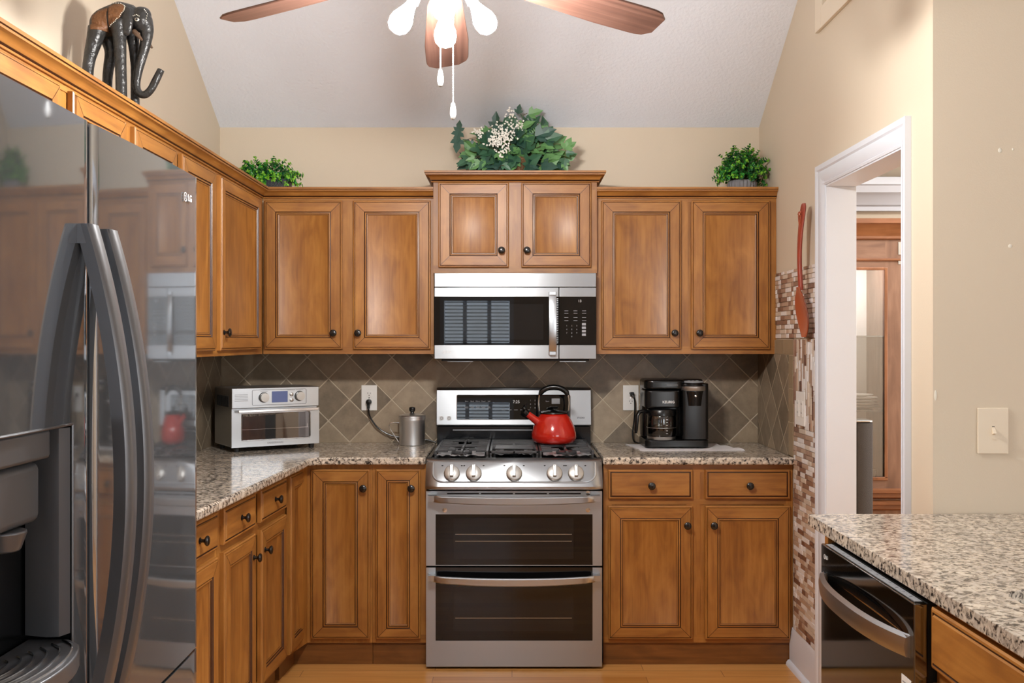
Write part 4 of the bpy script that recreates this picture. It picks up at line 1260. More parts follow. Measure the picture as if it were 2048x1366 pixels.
r = thing('kettle', 'red enamel whistling kettle with a black arched handle on the stove', 'kettle', (.197, 4.705, .9408), R(-6))
m = MB(); m.lathe([(.070, 0), (.088, .004), (.100, .014), (.1055, .030), (.1045, .050), (.097, .078), (.086, .104), (.074, .126), (.064, .138), (.060, .1405), (.055, .1415)], seg=56); m.build('body', M['red'], r)
m = MB(); m.lathe([(.063, .1405), (.066, .142), (.064, .147), (.050, .152), (.025, .156), (.0005, .157)], seg=40); m.lathe([(.008, .157), (.008, .163), (.020, .166), (.022, .170), (.018, .173), (.0004, .174)], seg=24); m.build('lid', M['bplast'], r)
m = MB()
p0, p1 = Vector((-.072, -.035, .103)), Vector((-.122, -.055, .143))
m.tube([p0, p0.lerp(p1, .5), p1], [.019, .0165, .0145], 20); m.build('spout', M['red'], r)
m = MB(); dv = (p1-p0).normalized()
m.tube([p1-dv*.002, p1+dv*.010, p1+dv*.020, p1+dv*.024], [.0165, .0175, .0165, .010], 20); m.ball(p1+dv*.016+Vector((.0, 0, .014)), (.012, .012, .012), 12, 8)
m.tube([p1+dv*.012+Vector((0, 0, .012)), p1+dv*.010+Vector((.002, 0, .032)), p1+dv*.009+Vector((.003, 0, .044))], [.006, .0045, .006], 10); m.build('whistle', M['bplast'], r)
def harc(zadd=0.0, w=.069):
    P = [(-w, 0, .148), (-w-.003, 0, .19)]
    for k in range(13):
        a = PI - PI*k/12; P.append(((w+.001)*math.cos(a), 0, .212+.052*math.sin(a)+zadd))
    P += [(w+.003, 0, .19), (w, 0, .148)]
    return P
m = MB(); m.tube(harc(), .0042, 10); hb = m.build('handle_bow', M['chrome'], r)
m = MB(); H = harc(); m.tube([(p[0]*1.0, p[1], p[2]+.001) for p in H[3:14]], [.007]+[.0125]*9+[.007], 14); m.build('handle_grip', M['bplast'], hb)
m = MB()
for s in (-1, 1): m.box(s*.069-.006, s*.069+.006, -.011, .011, .125, .156)
m.build('handle_bracket', M['bplast'], r, bev=.003)

r = thing('coffee_maker', 'black coffee maker with a glass carafe on a grey towel', 'coffee maker', (.775, 4.80, .9225))
x0, x1 = -.150, .150
m = MB(); m.prism(rrect(x0, x1, -.115, .14, .03, 5), 'z', 0, .035); m.build('base', M['bplast'], r, bev=.005)
m = MB(); m.prism(rrect(x0+.004, x1, .02, .14, .03, 5), 'z', .035, .315); m.build('back_column', M['bplast'], r, bev=.008)
m = MB(); m.prism(rrect(.025, x1, -.105, .03, .018, 5), 'z', .035, .30); m.build('pod_tower', M['bplast'], r, bev=.004)
m = MB(); m.prism(rrect(x0, .02, -.110, .10, .035, 6), 'z', .185, .268); m.build('brew_head', M['bplast'], r, bev=.008)
m = MB(); m.prism(rrect(x0, .045, -.100, .135, .045, 6), 'z', .268, .318); m.build('water_lid', M['bplast'], r, bev=.014, seg=4)
m = MB(); m.lathe([(.046, .195), (.051, .25), (.053, .262), (.0, .262)], (.083, -.070, 0), 'z', 28); m.build('pod_holder', M['bplast'], r)
m = MB(); m.lathe([(.063, .2655), (.066, .270), (.066, .286), (.061, .289), (.058, .288)], (.083, -.062, 0), 'z', 40, cap=False); m.build('pod_collar', M['nickel'], r)
m = MB(); m.lathe([(.059, .262), (.059, .292), (.050, .303), (.0004, .306)], (.083, -.062, 0), 'z', 36); tp = m.build('pod_lid', M['bplast'], r)
m = MB(); m.lathe([(.050, .3035), (.050, .308), (.046, .3105), (.0004, .311)], (.083, -.055, 0), 'z', 32); m.build('button_plate', M['printg'], tp)
m = MB()
for k in range(3): m.box(.058+.019*k, .070+.019*k, -.065, -.052, .311, .3125)
m.build('brew_button', M['print'], tp, bev=.002)
m = MB(); m.lathe([(.006, -.124), (.005, -.127), (.0003, -.1275)], (.083, 0, .242), 'y', 14); m.build('latch_dot', M['chrome'], r)
text_mb('KEURIG', .0165, mat_front(-.041, -.1108, .213), 'brand_print', M['print'], r, bold=True)
m = MB(); m.box(-.048, .005, -.1035, -.099, .292, .294); m.build('lid_slot', M['printg'], r)
# carafe
r2 = thing('glass_carafe', 'glass coffee carafe with a black handle standing in the coffee maker', 'carafe', (.708, 4.74, .9586), 0)
m = MB(); m.lathe([(.052, .004), (.064, .010), (.0685, .024), (.0685, .095), (.066, .112), (.062, .120)], seg=40, cap=False); m.lathe([(.062, .004), (.0004, .004)], seg=40, cap=False); m.build('glass_bowl', M['carafe'], r2)
m = MB(); m.lathe([(.0005, .006), (.050, .006), (.062, .012), (.0665, .025), (.0665, .055), (.0004, .0555)], seg=40, cap=False); m.build('coffee', M['coffee'], r2)
m = MB(); m.lathe([(.064, .112), (.0695, .113), (.0695, .135), (.066, .141), (.0004, .1425)], seg=40); m.build('carafe_lid', M['bplast'], r2)
m = MB(); m.lathe([(.0692, .0545), (.0692, .0575)], seg=40, cap=False); m.lathe([(.064, -.0005), (.067, .004), (.067, .014)], seg=40, cap=False); m.build('band', M['nickel'], r2)
m = MB(); m.tube([(-.064, -.010, .128), (-.085, -.020, .134), (-.108, -.028, .130), (-.118, -.032, .112), (-.121, -.034, .080), (-.124, -.035, .045), (-.125, -.035, .030)], [.012, .012, .012, .0115, .0105, .010, .007], 12, flat=.75); m.build('handle', M['bplast'], r2)
m = MB()
for k in range(6): m.box(.012, .020, -.0705, -.0700, .030+.013*k, .032+.013*k)
m.build('scale_marks', M['print'], r2)
# towel
m = MB(); n1, n2 = 30, 16
c = [(-.175, -.20), (.30, -.185), (.205, .10), (-.22, .08)]
g = []
def hgt(u, v):
    return .0022 + .0035*abs(noise.noise(Vector((u*5, v*4, .3))))*(1 if (u < .08 or u > .9 or v < .1) else .35) + (.006*max(0, (u-.86)/.14)*abs(math.sin(v*9)))
top = []; bot = []
for j in range(n2+1):
    for i in range(n1+1):
        u, v = i/n1, j/n2
        x = (c[0][0]*(1-u)+c[1][0]*u)*(1-v) + (c[3][0]*(1-u)+c[2][0]*u)*v
        y = (c[0][1]*(1-u)+c[1][1]*u)*(1-v) + (c[3][1]*(1-u)+c[2][1]*u)*v
        e = noise.noise(Vector((u*6, v*6, 2)))*.008
        top.append(m.vert((x+e, y+e, hgt(u, v)))); bot.append(m.vert((x+e, y+e, .0004)))
def gi(i, j): return j*(n1+1)+i
for j in range(n2):
    for i in range(n1):
        m.face((top[gi(i,j)], top[gi(i+1,j)], top[gi(i+1,j+1)], top[gi(i,j+1)])); m.face((bot[gi(i,j)], bot[gi(i,j+1)], bot[gi(i+1,j+1)], bot[gi(i+1,j)]))
for i in range(n1):
    for j in (0, n2): m.face((top[gi(i,j)], bot[gi(i,j)], bot[gi(i+1,j)], top[gi(i+1,j)]))
for j in range(n2):
    for i in (0, n1): m.face((top[gi(i,j)], top[gi(i,j+1)], bot[gi(i,j+1)], bot[gi(i,j)]))
o = m.build('kitchen_towel', M['towel'], smooth=80); o.location = (.775, 4.80, .9155)
tag(o, 'crumpled light grey kitchen towel under the coffee maker', 'towel')

# ------------------------------------------------------------------ outlets, switch, cords
def outlet(name, label, loc, rotz, mat, sw=None, W=.078, H=.126):
    t = thing(name, label, 'switch' if sw else 'outlet', loc, rotz)
    m = MB(); m.box(-W/2, W/2, -.005, 0, -H/2, H/2); p = m.build('cover_plate', M[mat], t, bev=.003, seg=3)
    if not sw:
        for z in (-.020, .020):
            m = MB(); m.prism([(q[0], q[1]+z) for q in rrect(-.0165, .0165, -.0145, .0145, .0085, 5)], 'y', -.0072, -.005); s = m.build('receptacle', M[mat], t)
            m = MB()
            m.box(-.0075, -.0055, -.0074, -.0070, z-.0005, z+.0075); m.box(.0055, .0075, -.0074, -.0070, z-.0005, z+.0065); m.lathe([(.0024, -.0074), (.0024, -.0070)], (0, 0, z-.007), 'y', 10)
            m.build('slot', M['dark'], s)
        m = MB(); m.lathe([(.003, -.0065), (.0025, -.005)], (0, 0, 0), 'y', 10); m.build('screw', M['chrome'], t)
    else:
        m = MB(); m.prism([(-.0048, -.005), (-.0048, .010), (-.016, -.002), (-.017, -.007), (-.0048, -.012)], 'x', -.0045, .0045); m.build('toggle', M[mat], t, bev=.001)
        for z in (-.023, .030):
            m = MB(); m.lathe([(.003, -.0062), (.0025, -.005)], (0, 0, z), 'y', 10); m.box(-.002, .002, -.0064, -.006, z-.0004, z+.0004); m.build('screw', M[mat], t)
        m = MB(); m.box(-.004, .004, -.0054, -.005, .012, .0135); m.build('slot', M['dark'], t)
    return t
outlet('wall_outlet', 'white wall outlet on the tile between toaster oven and canister', (-.712, 4.9885, 1.139), 0, 'plastw')
outlet('wall_outlet', 'white wall outlet on the tile beside the coffee maker', (.592, 4.9885, 1.139), 0, 'plastw')
outlet('light_switch', 'almond light switch on the wall stub above the right counter', (1.410, 2.9345, 1.158), 0, 'almond', 'toggle', .091, .135)
t = thing('wall_outlet', 'white double cover plate with outlet on the mosaic tile', 'outlet', (1.2275, 4.245, 1.135), -PI/2)
m = MB(); m.box(-.062, .062, -.005, 0, -.072, .072); m.build('cover_plate', M['plastw'], t, bev=.003)
for xx in (-.028, .028):
    m = MB(); m.box(xx-.0165, xx+.0165, -.0075, -.005, -.034, .034); s = m.build('receptacle', M['plastw'], t, bev=.002)
    m = MB()
    for z in (-.019, .019): m.box(xx-.0075, xx-.0055, -.0078, -.0074, z-.001, z+.007); m.box(xx+.0055, xx+.0075, -.0078, -.0074, z-.001, z+.006)
    m.build('slot', M['dark'], s)
def smooth_path(P, n=10):
    out = []
    Q = [Vector(p) for p in P]; Q = [Q[0]*2-Q[1]] + Q + [Q[-1]*2-Q[-2]]
    for i in range(1, len(Q)-2):
        for k in range(n):
            t = k/n; a, b, c, d = Q[i-1:i+3]
            out.append(.5*((2*b) + (c-a)*t + (2*a-5*b+4*c-d)*t*t + (3*b-a-3*c+d)*t**3))
    out.append(Q[-2]); return out
r = thing('power_cord', 'black power cord looping from the left outlet behind the canister', 'cord', (-.712, 4.981, 1.119))
m = MB(); m.tube(smooth_path([(0, -.030, -.012), (.002, -.034, -.035), (.010, -.025, -.075), (.045, -.020, -.125), (.100, -.018, -.160), (.160, -.018, -.176), (.222, -.012, -.183), (.29, -.012, -.188), (.335, -.016, -.2000)]), .0042, 8); m.build('cable', M['bplast'], r)
m = MB(); m.lathe([(.0145, 0), (.0145, -.018), (.011, -.028), (.0004, -.030)], axis='y', seg=20); m.box(-.007, .007, -.028, -.014, -.032, .0); m.build('plug', M['bplast'], r, bev=.002)
r = thing('power_cord', 'black power cord hanging from the right outlet to the coffee maker', 'cord', (.596, 4.981, 1.159))
m = MB(); m.tube(smooth_path([(.0, -.026, -.004), (.010, -.030, -.022), (.013, -.024, -.065), (.010, -.022, -.13), (.002, -.024, -.19), (.006, -.030, -.228), (.022, -.050, -.2385), (.045, -.055, -.2385)]), .004, 8); m.build('cable', M['bplast'], r)
m = MB(); m.box(-.010, .010, -.028, 0, -.010, .010); m.build('plug', M['bplast'], r, bev=.004)

# ------------------------------------------------------------------ spoon on the right wall
r = thing('wall_spoon', 'oversized red-brown carved spoon hanging on the wall beside the doorway', 'spoon', (1.216, 4.105, 1.436))
def loft(st, seg=16, mat=0):
    """st: (z, halfwidth, offset, thickness, concavity) cross-sections; front is -x"""
    m = MB(); rings = []
    for z, hw, off, th, cc, sh in st:
        ring = []
        for k in range(seg):
            a = 2*PI*k/seg; u = math.cos(a); v = math.sin(a)
            x = -(off + v*th - (cc*(1-u*u) if v > 0 else -cc*.0)); 
            if v <= 0: x = -(off + v*th - cc*(1-u*u)*.9)
            ring.append(m.vert((x, sh + u*hw, z)))
        rings.append(ring)
    for A, Bq in zip(rings, rings[1:]):
        for k in range(seg): m.face((A[k], A[(k+1) % seg], Bq[(k+1) % seg], Bq[k]), mat)
    m.face(rings[0]); m.face(rings[-1][::-1])
    return m
bowl = []
for k in range(17):
    t = k/16; z = .002+.205*t
    hw = .080*math.sin(PI*min(1, (.06+.90*t)))**.62 * (1-.12*t)
    if t > .82: hw = hw*(1-(t-.82)/.18) + .017*((t-.82)/.18)
    bowl.append((z, max(hw, .010), .030 - .012*math.cos(PI*t), .006, .020*math.sin(PI*t)**.8, 0))
loft(bowl, 20).build('bowl', M['spoonbowl'], r, smooth=60)
hs = []
for k in range(25):
    t = k/24; z = .195+.355*t
    hw = .0135 + .026*(max(0, t-.30)/.70)**1.3
    if t > .90: hw *= math.sqrt(max(.12, 1-((t-.90)/.10)**2))
    hs.append((z, hw, .030+.010*math.sin(PI*t)-.012*t, .010 - .002*t, 0, .004*math.sin(t*3)))
hd = loft(hs, 16).build('handle', M['spoon'], r, smooth=60)
m = MB()
for s in (-1, 1):
    pth = [(-.036, s*(.010+.009*math.cos(a)*(1-a/9)), .505+.014*math.sin(a)*(1-a/9)) for a in [k*.45 for k in range(14)]]
    m.tube(pth, .0022, 6)
    m.tube(smooth_path([(-.0345, s*.003, .455), (-.036, s*.010, .475), (-.036, s*.018, .50)]), .002, 6)
m.build('carved_scroll', M['spoonbowl'], hd)

# ------------------------------------------------------------------ wall vent
r = thing('air_vent', 'beige return air vent high on the right wall', 'vent', (1.2345, 3.80, 2.66))
m = MB(); a, c, z0, z1 = 3.50, 4.03, 2.66, 3.00; F = .085
for bx in ((a, a+F, z0, z1), (c-F, c, z0, z1), (a+F, c-F, z0, z0+F), (a+F, c-F, z1-F, z1)): m.box(1.220, 1.2345, *bx)
m.build('frame', M['vent'], r, bev=.003, world=True)
m = MB(); y = a+F+.006
while y < c-F: m.box(1.222, 1.233, y, y+.003, z0+F, z1-F); y += .0115
m.build('louvre', M['vent'], r, world=True)
m = MB(); m.box(1.2333, 1.2343, a+F, c-F, z0+F, z1-F); m.build('duct', M['dark'], r, world=True)

# ------------------------------------------------------------------ ceiling fan
FXC, FY, FZ = -.18, 2.60, 2.315
r = thing('ceiling_fan', 'ceiling fan with walnut blades and four bare lit bulbs', 'ceiling fan', (FXC, FY, FZ))
zc = ztop(FY) - FZ
m = MB(); m.lathe([(.014, .35), (.014, zc-.03)], seg=16); m.build('downrod', M['nickel'], r)
m = MB(); m.lathe([(.020, zc-.16), (.055, zc-.12), (.075, zc-.03), (.078, zc+.02)], seg=32); m.build('canopy', M['nickel'], r)
m = MB(); m.lathe([(.020, .37), (.075, .355), (.115, .31), (.125, .24), (.118, .18), (.085, .15), (.06, .14), (.06, .135)], seg=40); m.build('motor', M['nickel'], r)
m = MB(); m.lathe([(.055, .14), (.048, .07), (.060, .035), (.055, .012), (.035, .0), (.0004, -.002)], seg=32); m.build('light_fitter', M['nickel'], r)
def blade_mb():
    m = MB(); m.newgrain(); st = []
    n = 22; up = []; lo = []
    for k in range(n+1):
        t = k/n; x = .165+.475*t
        hw = .046+.022*min(1, t*1.6)
        if t > .88: hw *= .55+.45*math.sqrt(max(0, 1-((t-.88)/.12)**2))
        if t < .08: hw *= .75+.25*(t/.08)
        x2 = x - (.018 if t > .99 else 0)
        up.append((x, hw)); 
    pts = [(x, h) for x, h in up] + [(x, -h) for x, h in up[::-1]]
    m.prism(pts, 'z', -.003, .003, 0, 'x')
    return m
bme = blade_mb().mesh('blade', M['blade'])
for k in range(5):
    ang = PI/2 + R(2.5) + 2*PI*k/5
    b = bpy.data.objects.new('blade', bme); COL.objects.link(b); b.parent = r
    b.rotation_euler = (R(-11), R(8), ang); b.location = (0, 0, .085)
    bv = b.modifiers.new('bevel', 'BEVEL'); bv.width = .002; bv.limit_method = 'ANGLE'
    m = MB(); m.tube([(.08, 0, .085), (.12, 0, .055), (.16, 0, .012), (.20, 0, .006)], [.014, .012, .014, .02], 10, flat=.4); m.box(.16, .235, -.028, .028, .004, .008); i = m.build('blade_iron', M['nickel'], b); 
for (dx, dy, zl, tilt) in ((-.105, 0, -.052, 0), (.105, .0, -.052, 0), (0, .105, -.070, 0), (.01, -.105, -.052, 0)):
    d = Vector((dx, dy, 0)).normalized()
    m = MB(); m.tube([d*.035+Vector((0, 0, .018)), d*.060+Vector((0, 0, .010)), d*.078+Vector((0, 0, -.012))], [.010, .010, .017], 14); s = m.build('socket', M['nickel'], r)
    b = MB(); b.lathe([(.0005, -.003), (.013, 0), (.0135, .018), (.020, .036), (.0285, .056), (.0300, .070), (.0265, .086), (.0165, .097), (.0005, .101)], seg=20)
    ax = (d*.62 + Vector((0, 0, -1 if dy < .09 else -1.6))).normalized()
    q = Vector((0, 0, 1)).rotation_difference(ax).to_matrix().to_4x4()
    b.xf(Matrix.Translation(d*.074+Vector((0, 0, -.006))) @ q)
    b.build('light_bulb', M['bulb'], r)
def chain(x, y, z0, z1):
    m = MB(); z = z0; k = 0
    while z > z1:
        m.ball((x, y, z), .0019, 6, 4); z -= .0046
    m.tube([(x, y, z0), (x, y, z1)], .0006, 4)
    c = m.build('pull_chain', M['chainw'], r)
    m = MB(); m.lathe([(.0004, z1-.042), (.005, z1-.041), (.0082, z1-.030), (.0078, z1-.018), (.0045, z1), (.0004, z1+.0015)], (x, y, 0), 'z', 14); pb = m.build('pull_pendant', M['chainw'], c)
    m = MB(); m.lathe([(.0004, z1-.0445), (.005, z1-.043), (.006, z1-.0365)], (x, y, 0), 'z', 12); m.build('pendant_tip', M['nickel'], pb)
chain(-.008, .030, .0, -.181); chain(.027, .0, .0, -.275)

# ------------------------------------------------------------------ carved elephant
r = thing('elephant_statue', 'tall carved black wooden elephant with brown cloth on top of the left cabinets', 'statue', (-1.28, 3.24, 2.117), R(4))
# local frame: x forward, z up; zoom-pixel tracing
def ez(zx, zy, y=0): return ((zx-900)/3.9/617, y, 2.5265-.0004154*zy-2.117)
m = MB()
def limb(P, rr, fl=1.0): m.tube(smooth_path(P, 6), [rr[0]+(rr[min(len(rr)-1, int(i/6)+1)]-rr[0])*0 + (rr[int(i/6)]*(1-(i % 6)/6) + rr[min(len(rr)-1, int(i/6)+1)]*((i % 6)/6)) - rr[0] for i in range((len(P)-1)*6+1)], 14)
limb([ez(752, 230), ez(800, 180), ez(880, 150), ez(960, 130), ez(1040, 130)], [.030, .042, .046, .045, .036])
m.ball(ez(790, 200), (.040, .044, .047), 16, 10); m.ball(ez(925, 130), (.045, .042, .048), 16, 10)
m.ball(ez(1085, 150), (.033, .036, .042), 16, 10); m.ball(ez(1105, 110), (.024, .030, .024), 14, 8)
limb([ez(770, 240, -.022), ez(750, 340, -.026), ez(715, 480, -.027), ez(700, 620, -.027), ez(700, 960, -.027)], [.030, .025, .019, .018, .020])
limb([ez(800, 240, .022), ez(840, 380, .026), ez(815, 520, .027), ez(805, 650, .027), ez(800, 960, .027)], [.028, .023, .017, .016, .018])
limb([ez(930, 180, -.024), ez(940, 330, -.026), ez(948, 500, -.026), ez(952, 700, -.026), ez(955, 960, -.026)], [.028, .021, .018, .018, .020])
limb([ez(985, 180, .022), ez(1010, 330, .024), ez(1020, 500, .024), ez(1020, 700, .024), ez(1025, 960, .024)], [.026, .018, .014, .014, .016])
limb([ez(1110, 150), ez(1128, 230), ez(1118, 330), ez(1092, 440), ez(1062, 560), ez(1050, 660), ez(1070, 725), ez(1115, 735), ez(1158, 695), ez(1195, 625), ez(1238, 535)], [.026, .022, .018, .0155, .0135, .012, .012, .0125, .0125, .013, .012])
me = m.mesh('body', M['eleph'])
body = bpy.data.objects.new('body', me); COL.objects.link(body)
rm = body.modifiers.new('remesh', 'REMESH'); rm.mode = 'VOXEL'; rm.voxel_size = .0035
sm = body.modifiers.new('smooth', 'SMOOTH'); sm.factor = .5; sm.iterations = 6
dg = bpy.context.evaluated_depsgraph_get(); dg.update()
nm = bpy.data.meshes.new_from_object(body.evaluated_get(dg)); bpy.data.objects.remove(body)
nm.materials.clear(); nm.materials.append(M['eleph']); nm.polygons.foreach_set('use_smooth', [True]*len(nm.polygons)); nm.name = 'body'
body = bpy.data.objects.new('body', nm); COL.objects.link(body); body.parent = r
from mathutils.bvhtree import BVHTree
dg = bpy.context.evaluated_depsgraph_get(); bt = BVHTree.FromPolygons([v.co for v in nm.vertices], [p.vertices[:] for p in nm.polygons])
def drape(name, outline, mat, lift, y0=-.10, n=14):
    """panel laid on the body's near side: outline in zoom pixels, projected along +y"""
    xs = [p[0] for p in outline]; ys = [p[1] for p in outline]
    def inside(x, y):
        c = False; k = len(outline)
        for i in range(k):
            (x1, y1), (x2, y2) = outline[i], outline[i-1]
            if (y1 > y) != (y2 > y) and x < (x2-x1)*(y-y1)/(y2-y1)+x1: c = not c
        return c
    m = MB(); V = {}; st = 5
    def gv(i, j):
        if (i, j) not in V:
            p = Vector(ez(i*st, j*st)); hit = bt.ray_cast(Vector((p.x, y0, p.z)), Vector((0, 1, 0)))
            V[i, j] = m.vert((p.x, hit[0].y-lift, p.z)) if hit[0] is not None else None
        return V[i, j]
    for i in range(int(min(xs)//st), int(max(xs)//st)+1):
        for j in range(int(min(ys)//st), int(max(ys)//st)+1):
            if inside((i+.5)*st, (j+.5)*st):
                q = [gv(i, j), gv(i, j+1), gv(i+1, j+1), gv(i+1, j)]
                if None not in q and max(abs(m.v[a][1]-m.v[b][1]) for a in q for b in q) < .02: m.face(q)
    o = m.build(name, mat, r, smooth=60)
    s = o.modifiers.new('solid', 'SOLIDIFY'); s.thickness = .003; s.offset = 0
    return o
drape('saddle_cloth', [(738, 160), (790, 115), (858, 95), (855, 268), (740, 268)], M['ebrown'], .0012)
ear = drape('neck_cloth', [(872, 85), (905, 60), (970, 62), (992, 100), (955, 170), (925, 205), (872, 235)], M['ebrown'], .0022)
m = MB()
def dotline(P, cnt):
    for k in range(cnt):
        t = k/(cnt-1)*(len(P)-1); i = min(int(t), len(P)-2); f = t-i
        p = Vector(ez(P[i][0]*(1-f)+P[i+1][0]*f, P[i][1]*(1-f)+P[i+1][1]*f)); h = bt.ray_cast(Vector((p.x, -.1, p.z)), Vector((0, 1, 0)))
        if h[0] is not None: m.ball((p.x, h[0].y-.0035, p.z), .0017, 6, 4)
dotline([(880, 45), (950, 52), (990, 75), (985, 115), (950, 165), (925, 208), (875, 235)], 24); dotline([(1050, 148), (1075, 140), (1095, 150)], 5); dotline([(1128, 90), (1148, 120), (1140, 175)], 7)
m.build('painted_dots', M['ivory'], r)
p = Vector(ez(1076, 174)); h = bt.ray_cast(Vector((p.x, -.1, p.z)), Vector((0, 1, 0)))
ey = h[0].y if h[0] is not None else -.03
m = MB(); m.ball((p.x, ey, p.z), (.0075, .003, .0055), 12, 8); e = m.build('eye', M['ivory'], r)
m = MB(); m.ball((p.x, ey-.002, p.z), (.004, .0025, .004), 10, 6); m.build('pupil', M['bmatte'], e)
m = MB(); m.ball(ez(1000, 190), (.020, .010, .048), 16, 10)
m.xf(Matrix.Translation((0, -.036, 0))); m.build('ear', M['eleph'], r)
for y, off in ((-.026, (0, 0)), (.020, (44, 25))):
    m = MB(); m.tube([ez(1045+off[0], 258+off[1], y*.8), ez(1075+off[0], 285+off[1], y), ez(1112+off[0], 330+off[1], y*1.05)], [.0085, .008, .003], 10); m.build('tusk', M['tusk'], r)
m = MB(); m.tube(smooth_path([ez(735, 215), ez(716, 280), ez(712, 360), ez(690, 440), ez(660, 490), ez(654, 520)]), .0035, 8); m.build('tail', M['eleph'], r)

# ------------------------------------------------------------------ plants
def leaf_quad(m, p, d, n, L, W_, mat, fold=.25):
    """small folded leaf from p along d, face normal n"""
    d = d.normalized(); s = d.cross(n)
    if s.length < 1e-4: s = d.cross(Vector((1, 0, 0)))
    s.normalize(); n = s.cross(d).normalized()
    a = m.vert(p); e = m.vert(p+d*L - n*L*.12); mid = m.vert(p+d*L*.5)
    l1 = m.vert(p+d*L*.32+s*W_*.5+n*W_*fold); l2 = m.vert(p+d*L*.70+s*W_*.46+n*W_*fold)
    r1 = m.vert(p+d*L*.32-s*W_*.5+n*W_*fold); r2 = m.vert(p+d*L*.70-s*W_*.46+n*W_*fold)
    m.face((a, mid, l1), mat); m.face((l1, mid, l2), mat); m.face((mid, e, l2), mat)
    m.face((a, r1, mid), mat); m.face((r1, r2, mid), mat); m.face((mid, r2, e), mat)
def bush(root, c, rx, ry, rz, nsprig, seed, tipbright=.5, low=-.15):
    rng = random.Random(seed)
    f = MB(); st = MB()
    for k in range(nsprig):
        a = rng.uniform(0, 2*PI); el = math.asin(rng.uniform(low, 1))
        dv = Vector((math.cos(a)*math.cos(el), math.sin(a)*math.cos(el), math.sin(el)))
        rr = rng.uniform(.78, 1.12)
        tip = Vector((c[0]+dv.x*rx*rr, c[1]+dv.y*ry*rr, c[2]+dv.z*rz*rr))
        base = Vector((c[0]+dv.x*rx*.25, c[1]+dv.y*ry*.25, c[2]-rz*.12))
        mid = base.lerp(tip, .55) + Vector((0, 0, rz*.12))
        path = smooth_path([base, mid, tip], 4)
        st.tube(path, .0009, 4)
        nn = len(path)
        for i in range(2, nn):
            p = path[i]; t = (path[i]-path[i-1]).normalized(); up = t.cross(Vector((0, 0, 1)))
            if up.length < 1e-3: up = Vector((1, 0, 0))
            up.normalize(); sp = up.cross(t)
            frac = i/(nn-1)
            for s in range(3 if frac > .8 else 2):
                ph = rng.uniform(0, 2*PI); side = (up*math.cos(ph)+sp*math.sin(ph))
                d = (side*.9 + t*rng.uniform(.3, .9) + Vector((0, 0, .15))).normalized()
                L = rng.uniform(.013, .020)*(1 if frac < .9 else .8)
                mt = 0 if (frac > .75 and rng.random() < tipbright) else (1 if rng.random() < .55 else 2)
                leaf_quad(f, p, d, (t + Vector((0, -.2, .5))).normalized(), L, L*.72, mt)
    f.build('foliage', [M['leafb'], M['leafm'], M['leafd']], root, smooth=30)
    st.build('stems', M['stem'], root)
r = thing('potted_plant', 'bushy green plant in a black woven pot on the left corner cabinets', 'plant', (-1.175, 4.80, 2.1375))
m = MB(); m.prism(rrect(-.11, .11, -.055, .055, .02, 5), 'z', 0, .058); m.build('pot', M['potb'], r, bev=.004)
bush(r, (.0, 0, .055), .160, .075, .105, 150, 3, .65, -.3)
r = thing('potted_plant', 'bushy green plant in a grey ribbed pot on the right cabinet', 'plant', (1.105, 4.80, 2.1375))
m = MB(); rings = []; seg = 72
for rr_, z in ((.052, 0), (.062, .008), (.068, .028), (.066, .045), (.060, .052), (.054, .050)):
    rings.append([m.vert(((rr_+.0022*math.sin(k*PI/1.5))*math.cos(2*PI*k/seg), (rr_+.0022*math.sin(k*PI/1.5))*math.sin(2*PI*k/seg), z)) for k in range(seg)])
for A, Bq in zip(rings, rings[1:]):
    for k in range(seg): m.face((A[k], A[(k+1) % seg], Bq[(k+1) % seg], Bq[k]))
m.face(rings[0][::-1]); m.face(rings[-1]); m.build('pot', M['potg'], r)
bush(r, (.0, 0, .072), .128, .085, .140, 165, 9, .45, -.25)

# ivy arrangement
r = thing('ivy_arrangement', 'silk ivy arrangement with white flowers on the raised center cabinet', 'plant', (.008, 4.81, 2.207))
m = MB(); m.lathe([(.060, 0), (.075, .02), (.085, .085), (.080, .090)], seg=32); m.build('basket', M['basket'], r)
rng = random.Random(21)
IV = [(0, 0), (.16, .34), (.42, .46), (.40, .20), (.62, .24), (1.0, 0), (.62, -.24), (.40, -.20), (.42, -.46), (.16, -.34)]
def ivy(m, p, d, n, L, mat):
    d = d.normalized(); s = d.cross(n)
    if s.length < 1e-3: s = d.cross(Vector((1, 0, 0)))
    s.normalize(); n = s.cross(d).normalized()
    cen = m.vert(p+d*L*.40 - n*L*.02)
    V = [m.vert(p + d*(u*L) + s*(v*L) + n*(abs(v)*L*.30 - u*u*L*.12)) for u, v in IV]
    for k in range(len(V)): m.face((cen, V[k], V[(k+1) % len(V)]), mat)
f = MB(); st = MB()
def sp(path, r_=.0016): st.tube(smooth_path(path, 6), r_, 5)
for k in range(270):
    a = rng.uniform(0, 2*PI); el = math.asin(rng.uniform(-.40, 1))
    dv = Vector((math.cos(a)*math.cos(el), math.sin(a)*math.cos(el), math.sin(el)))
    q = rng.uniform(.45, 1.0)
    p = Vector((dv.x*.235*q, dv.y*.10*q, .085+dv.z*.175*q))
    if p.z < .02: p.z = .02+rng.uniform(0, .02)
    nrm = (dv + Vector((rng.uniform(-.4, .4), -.8, rng.uniform(-.1, .5)))).normalized()
    dd_ = (dv*.5 + Vector((rng.uniform(-.8, .8), rng.uniform(-.3, .1), rng.uniform(-.9, .5)))).normalized()
    ivy(f, p, dd_, nrm, rng.uniform(.058, .102), rng.choice((0, 0, 0, 1, 1, 2, 2)))
    if k % 2 == 0: sp([(0, 0, .06), (p.x*.5, p.y*.5, .06+p.z*.4), tuple(p)])
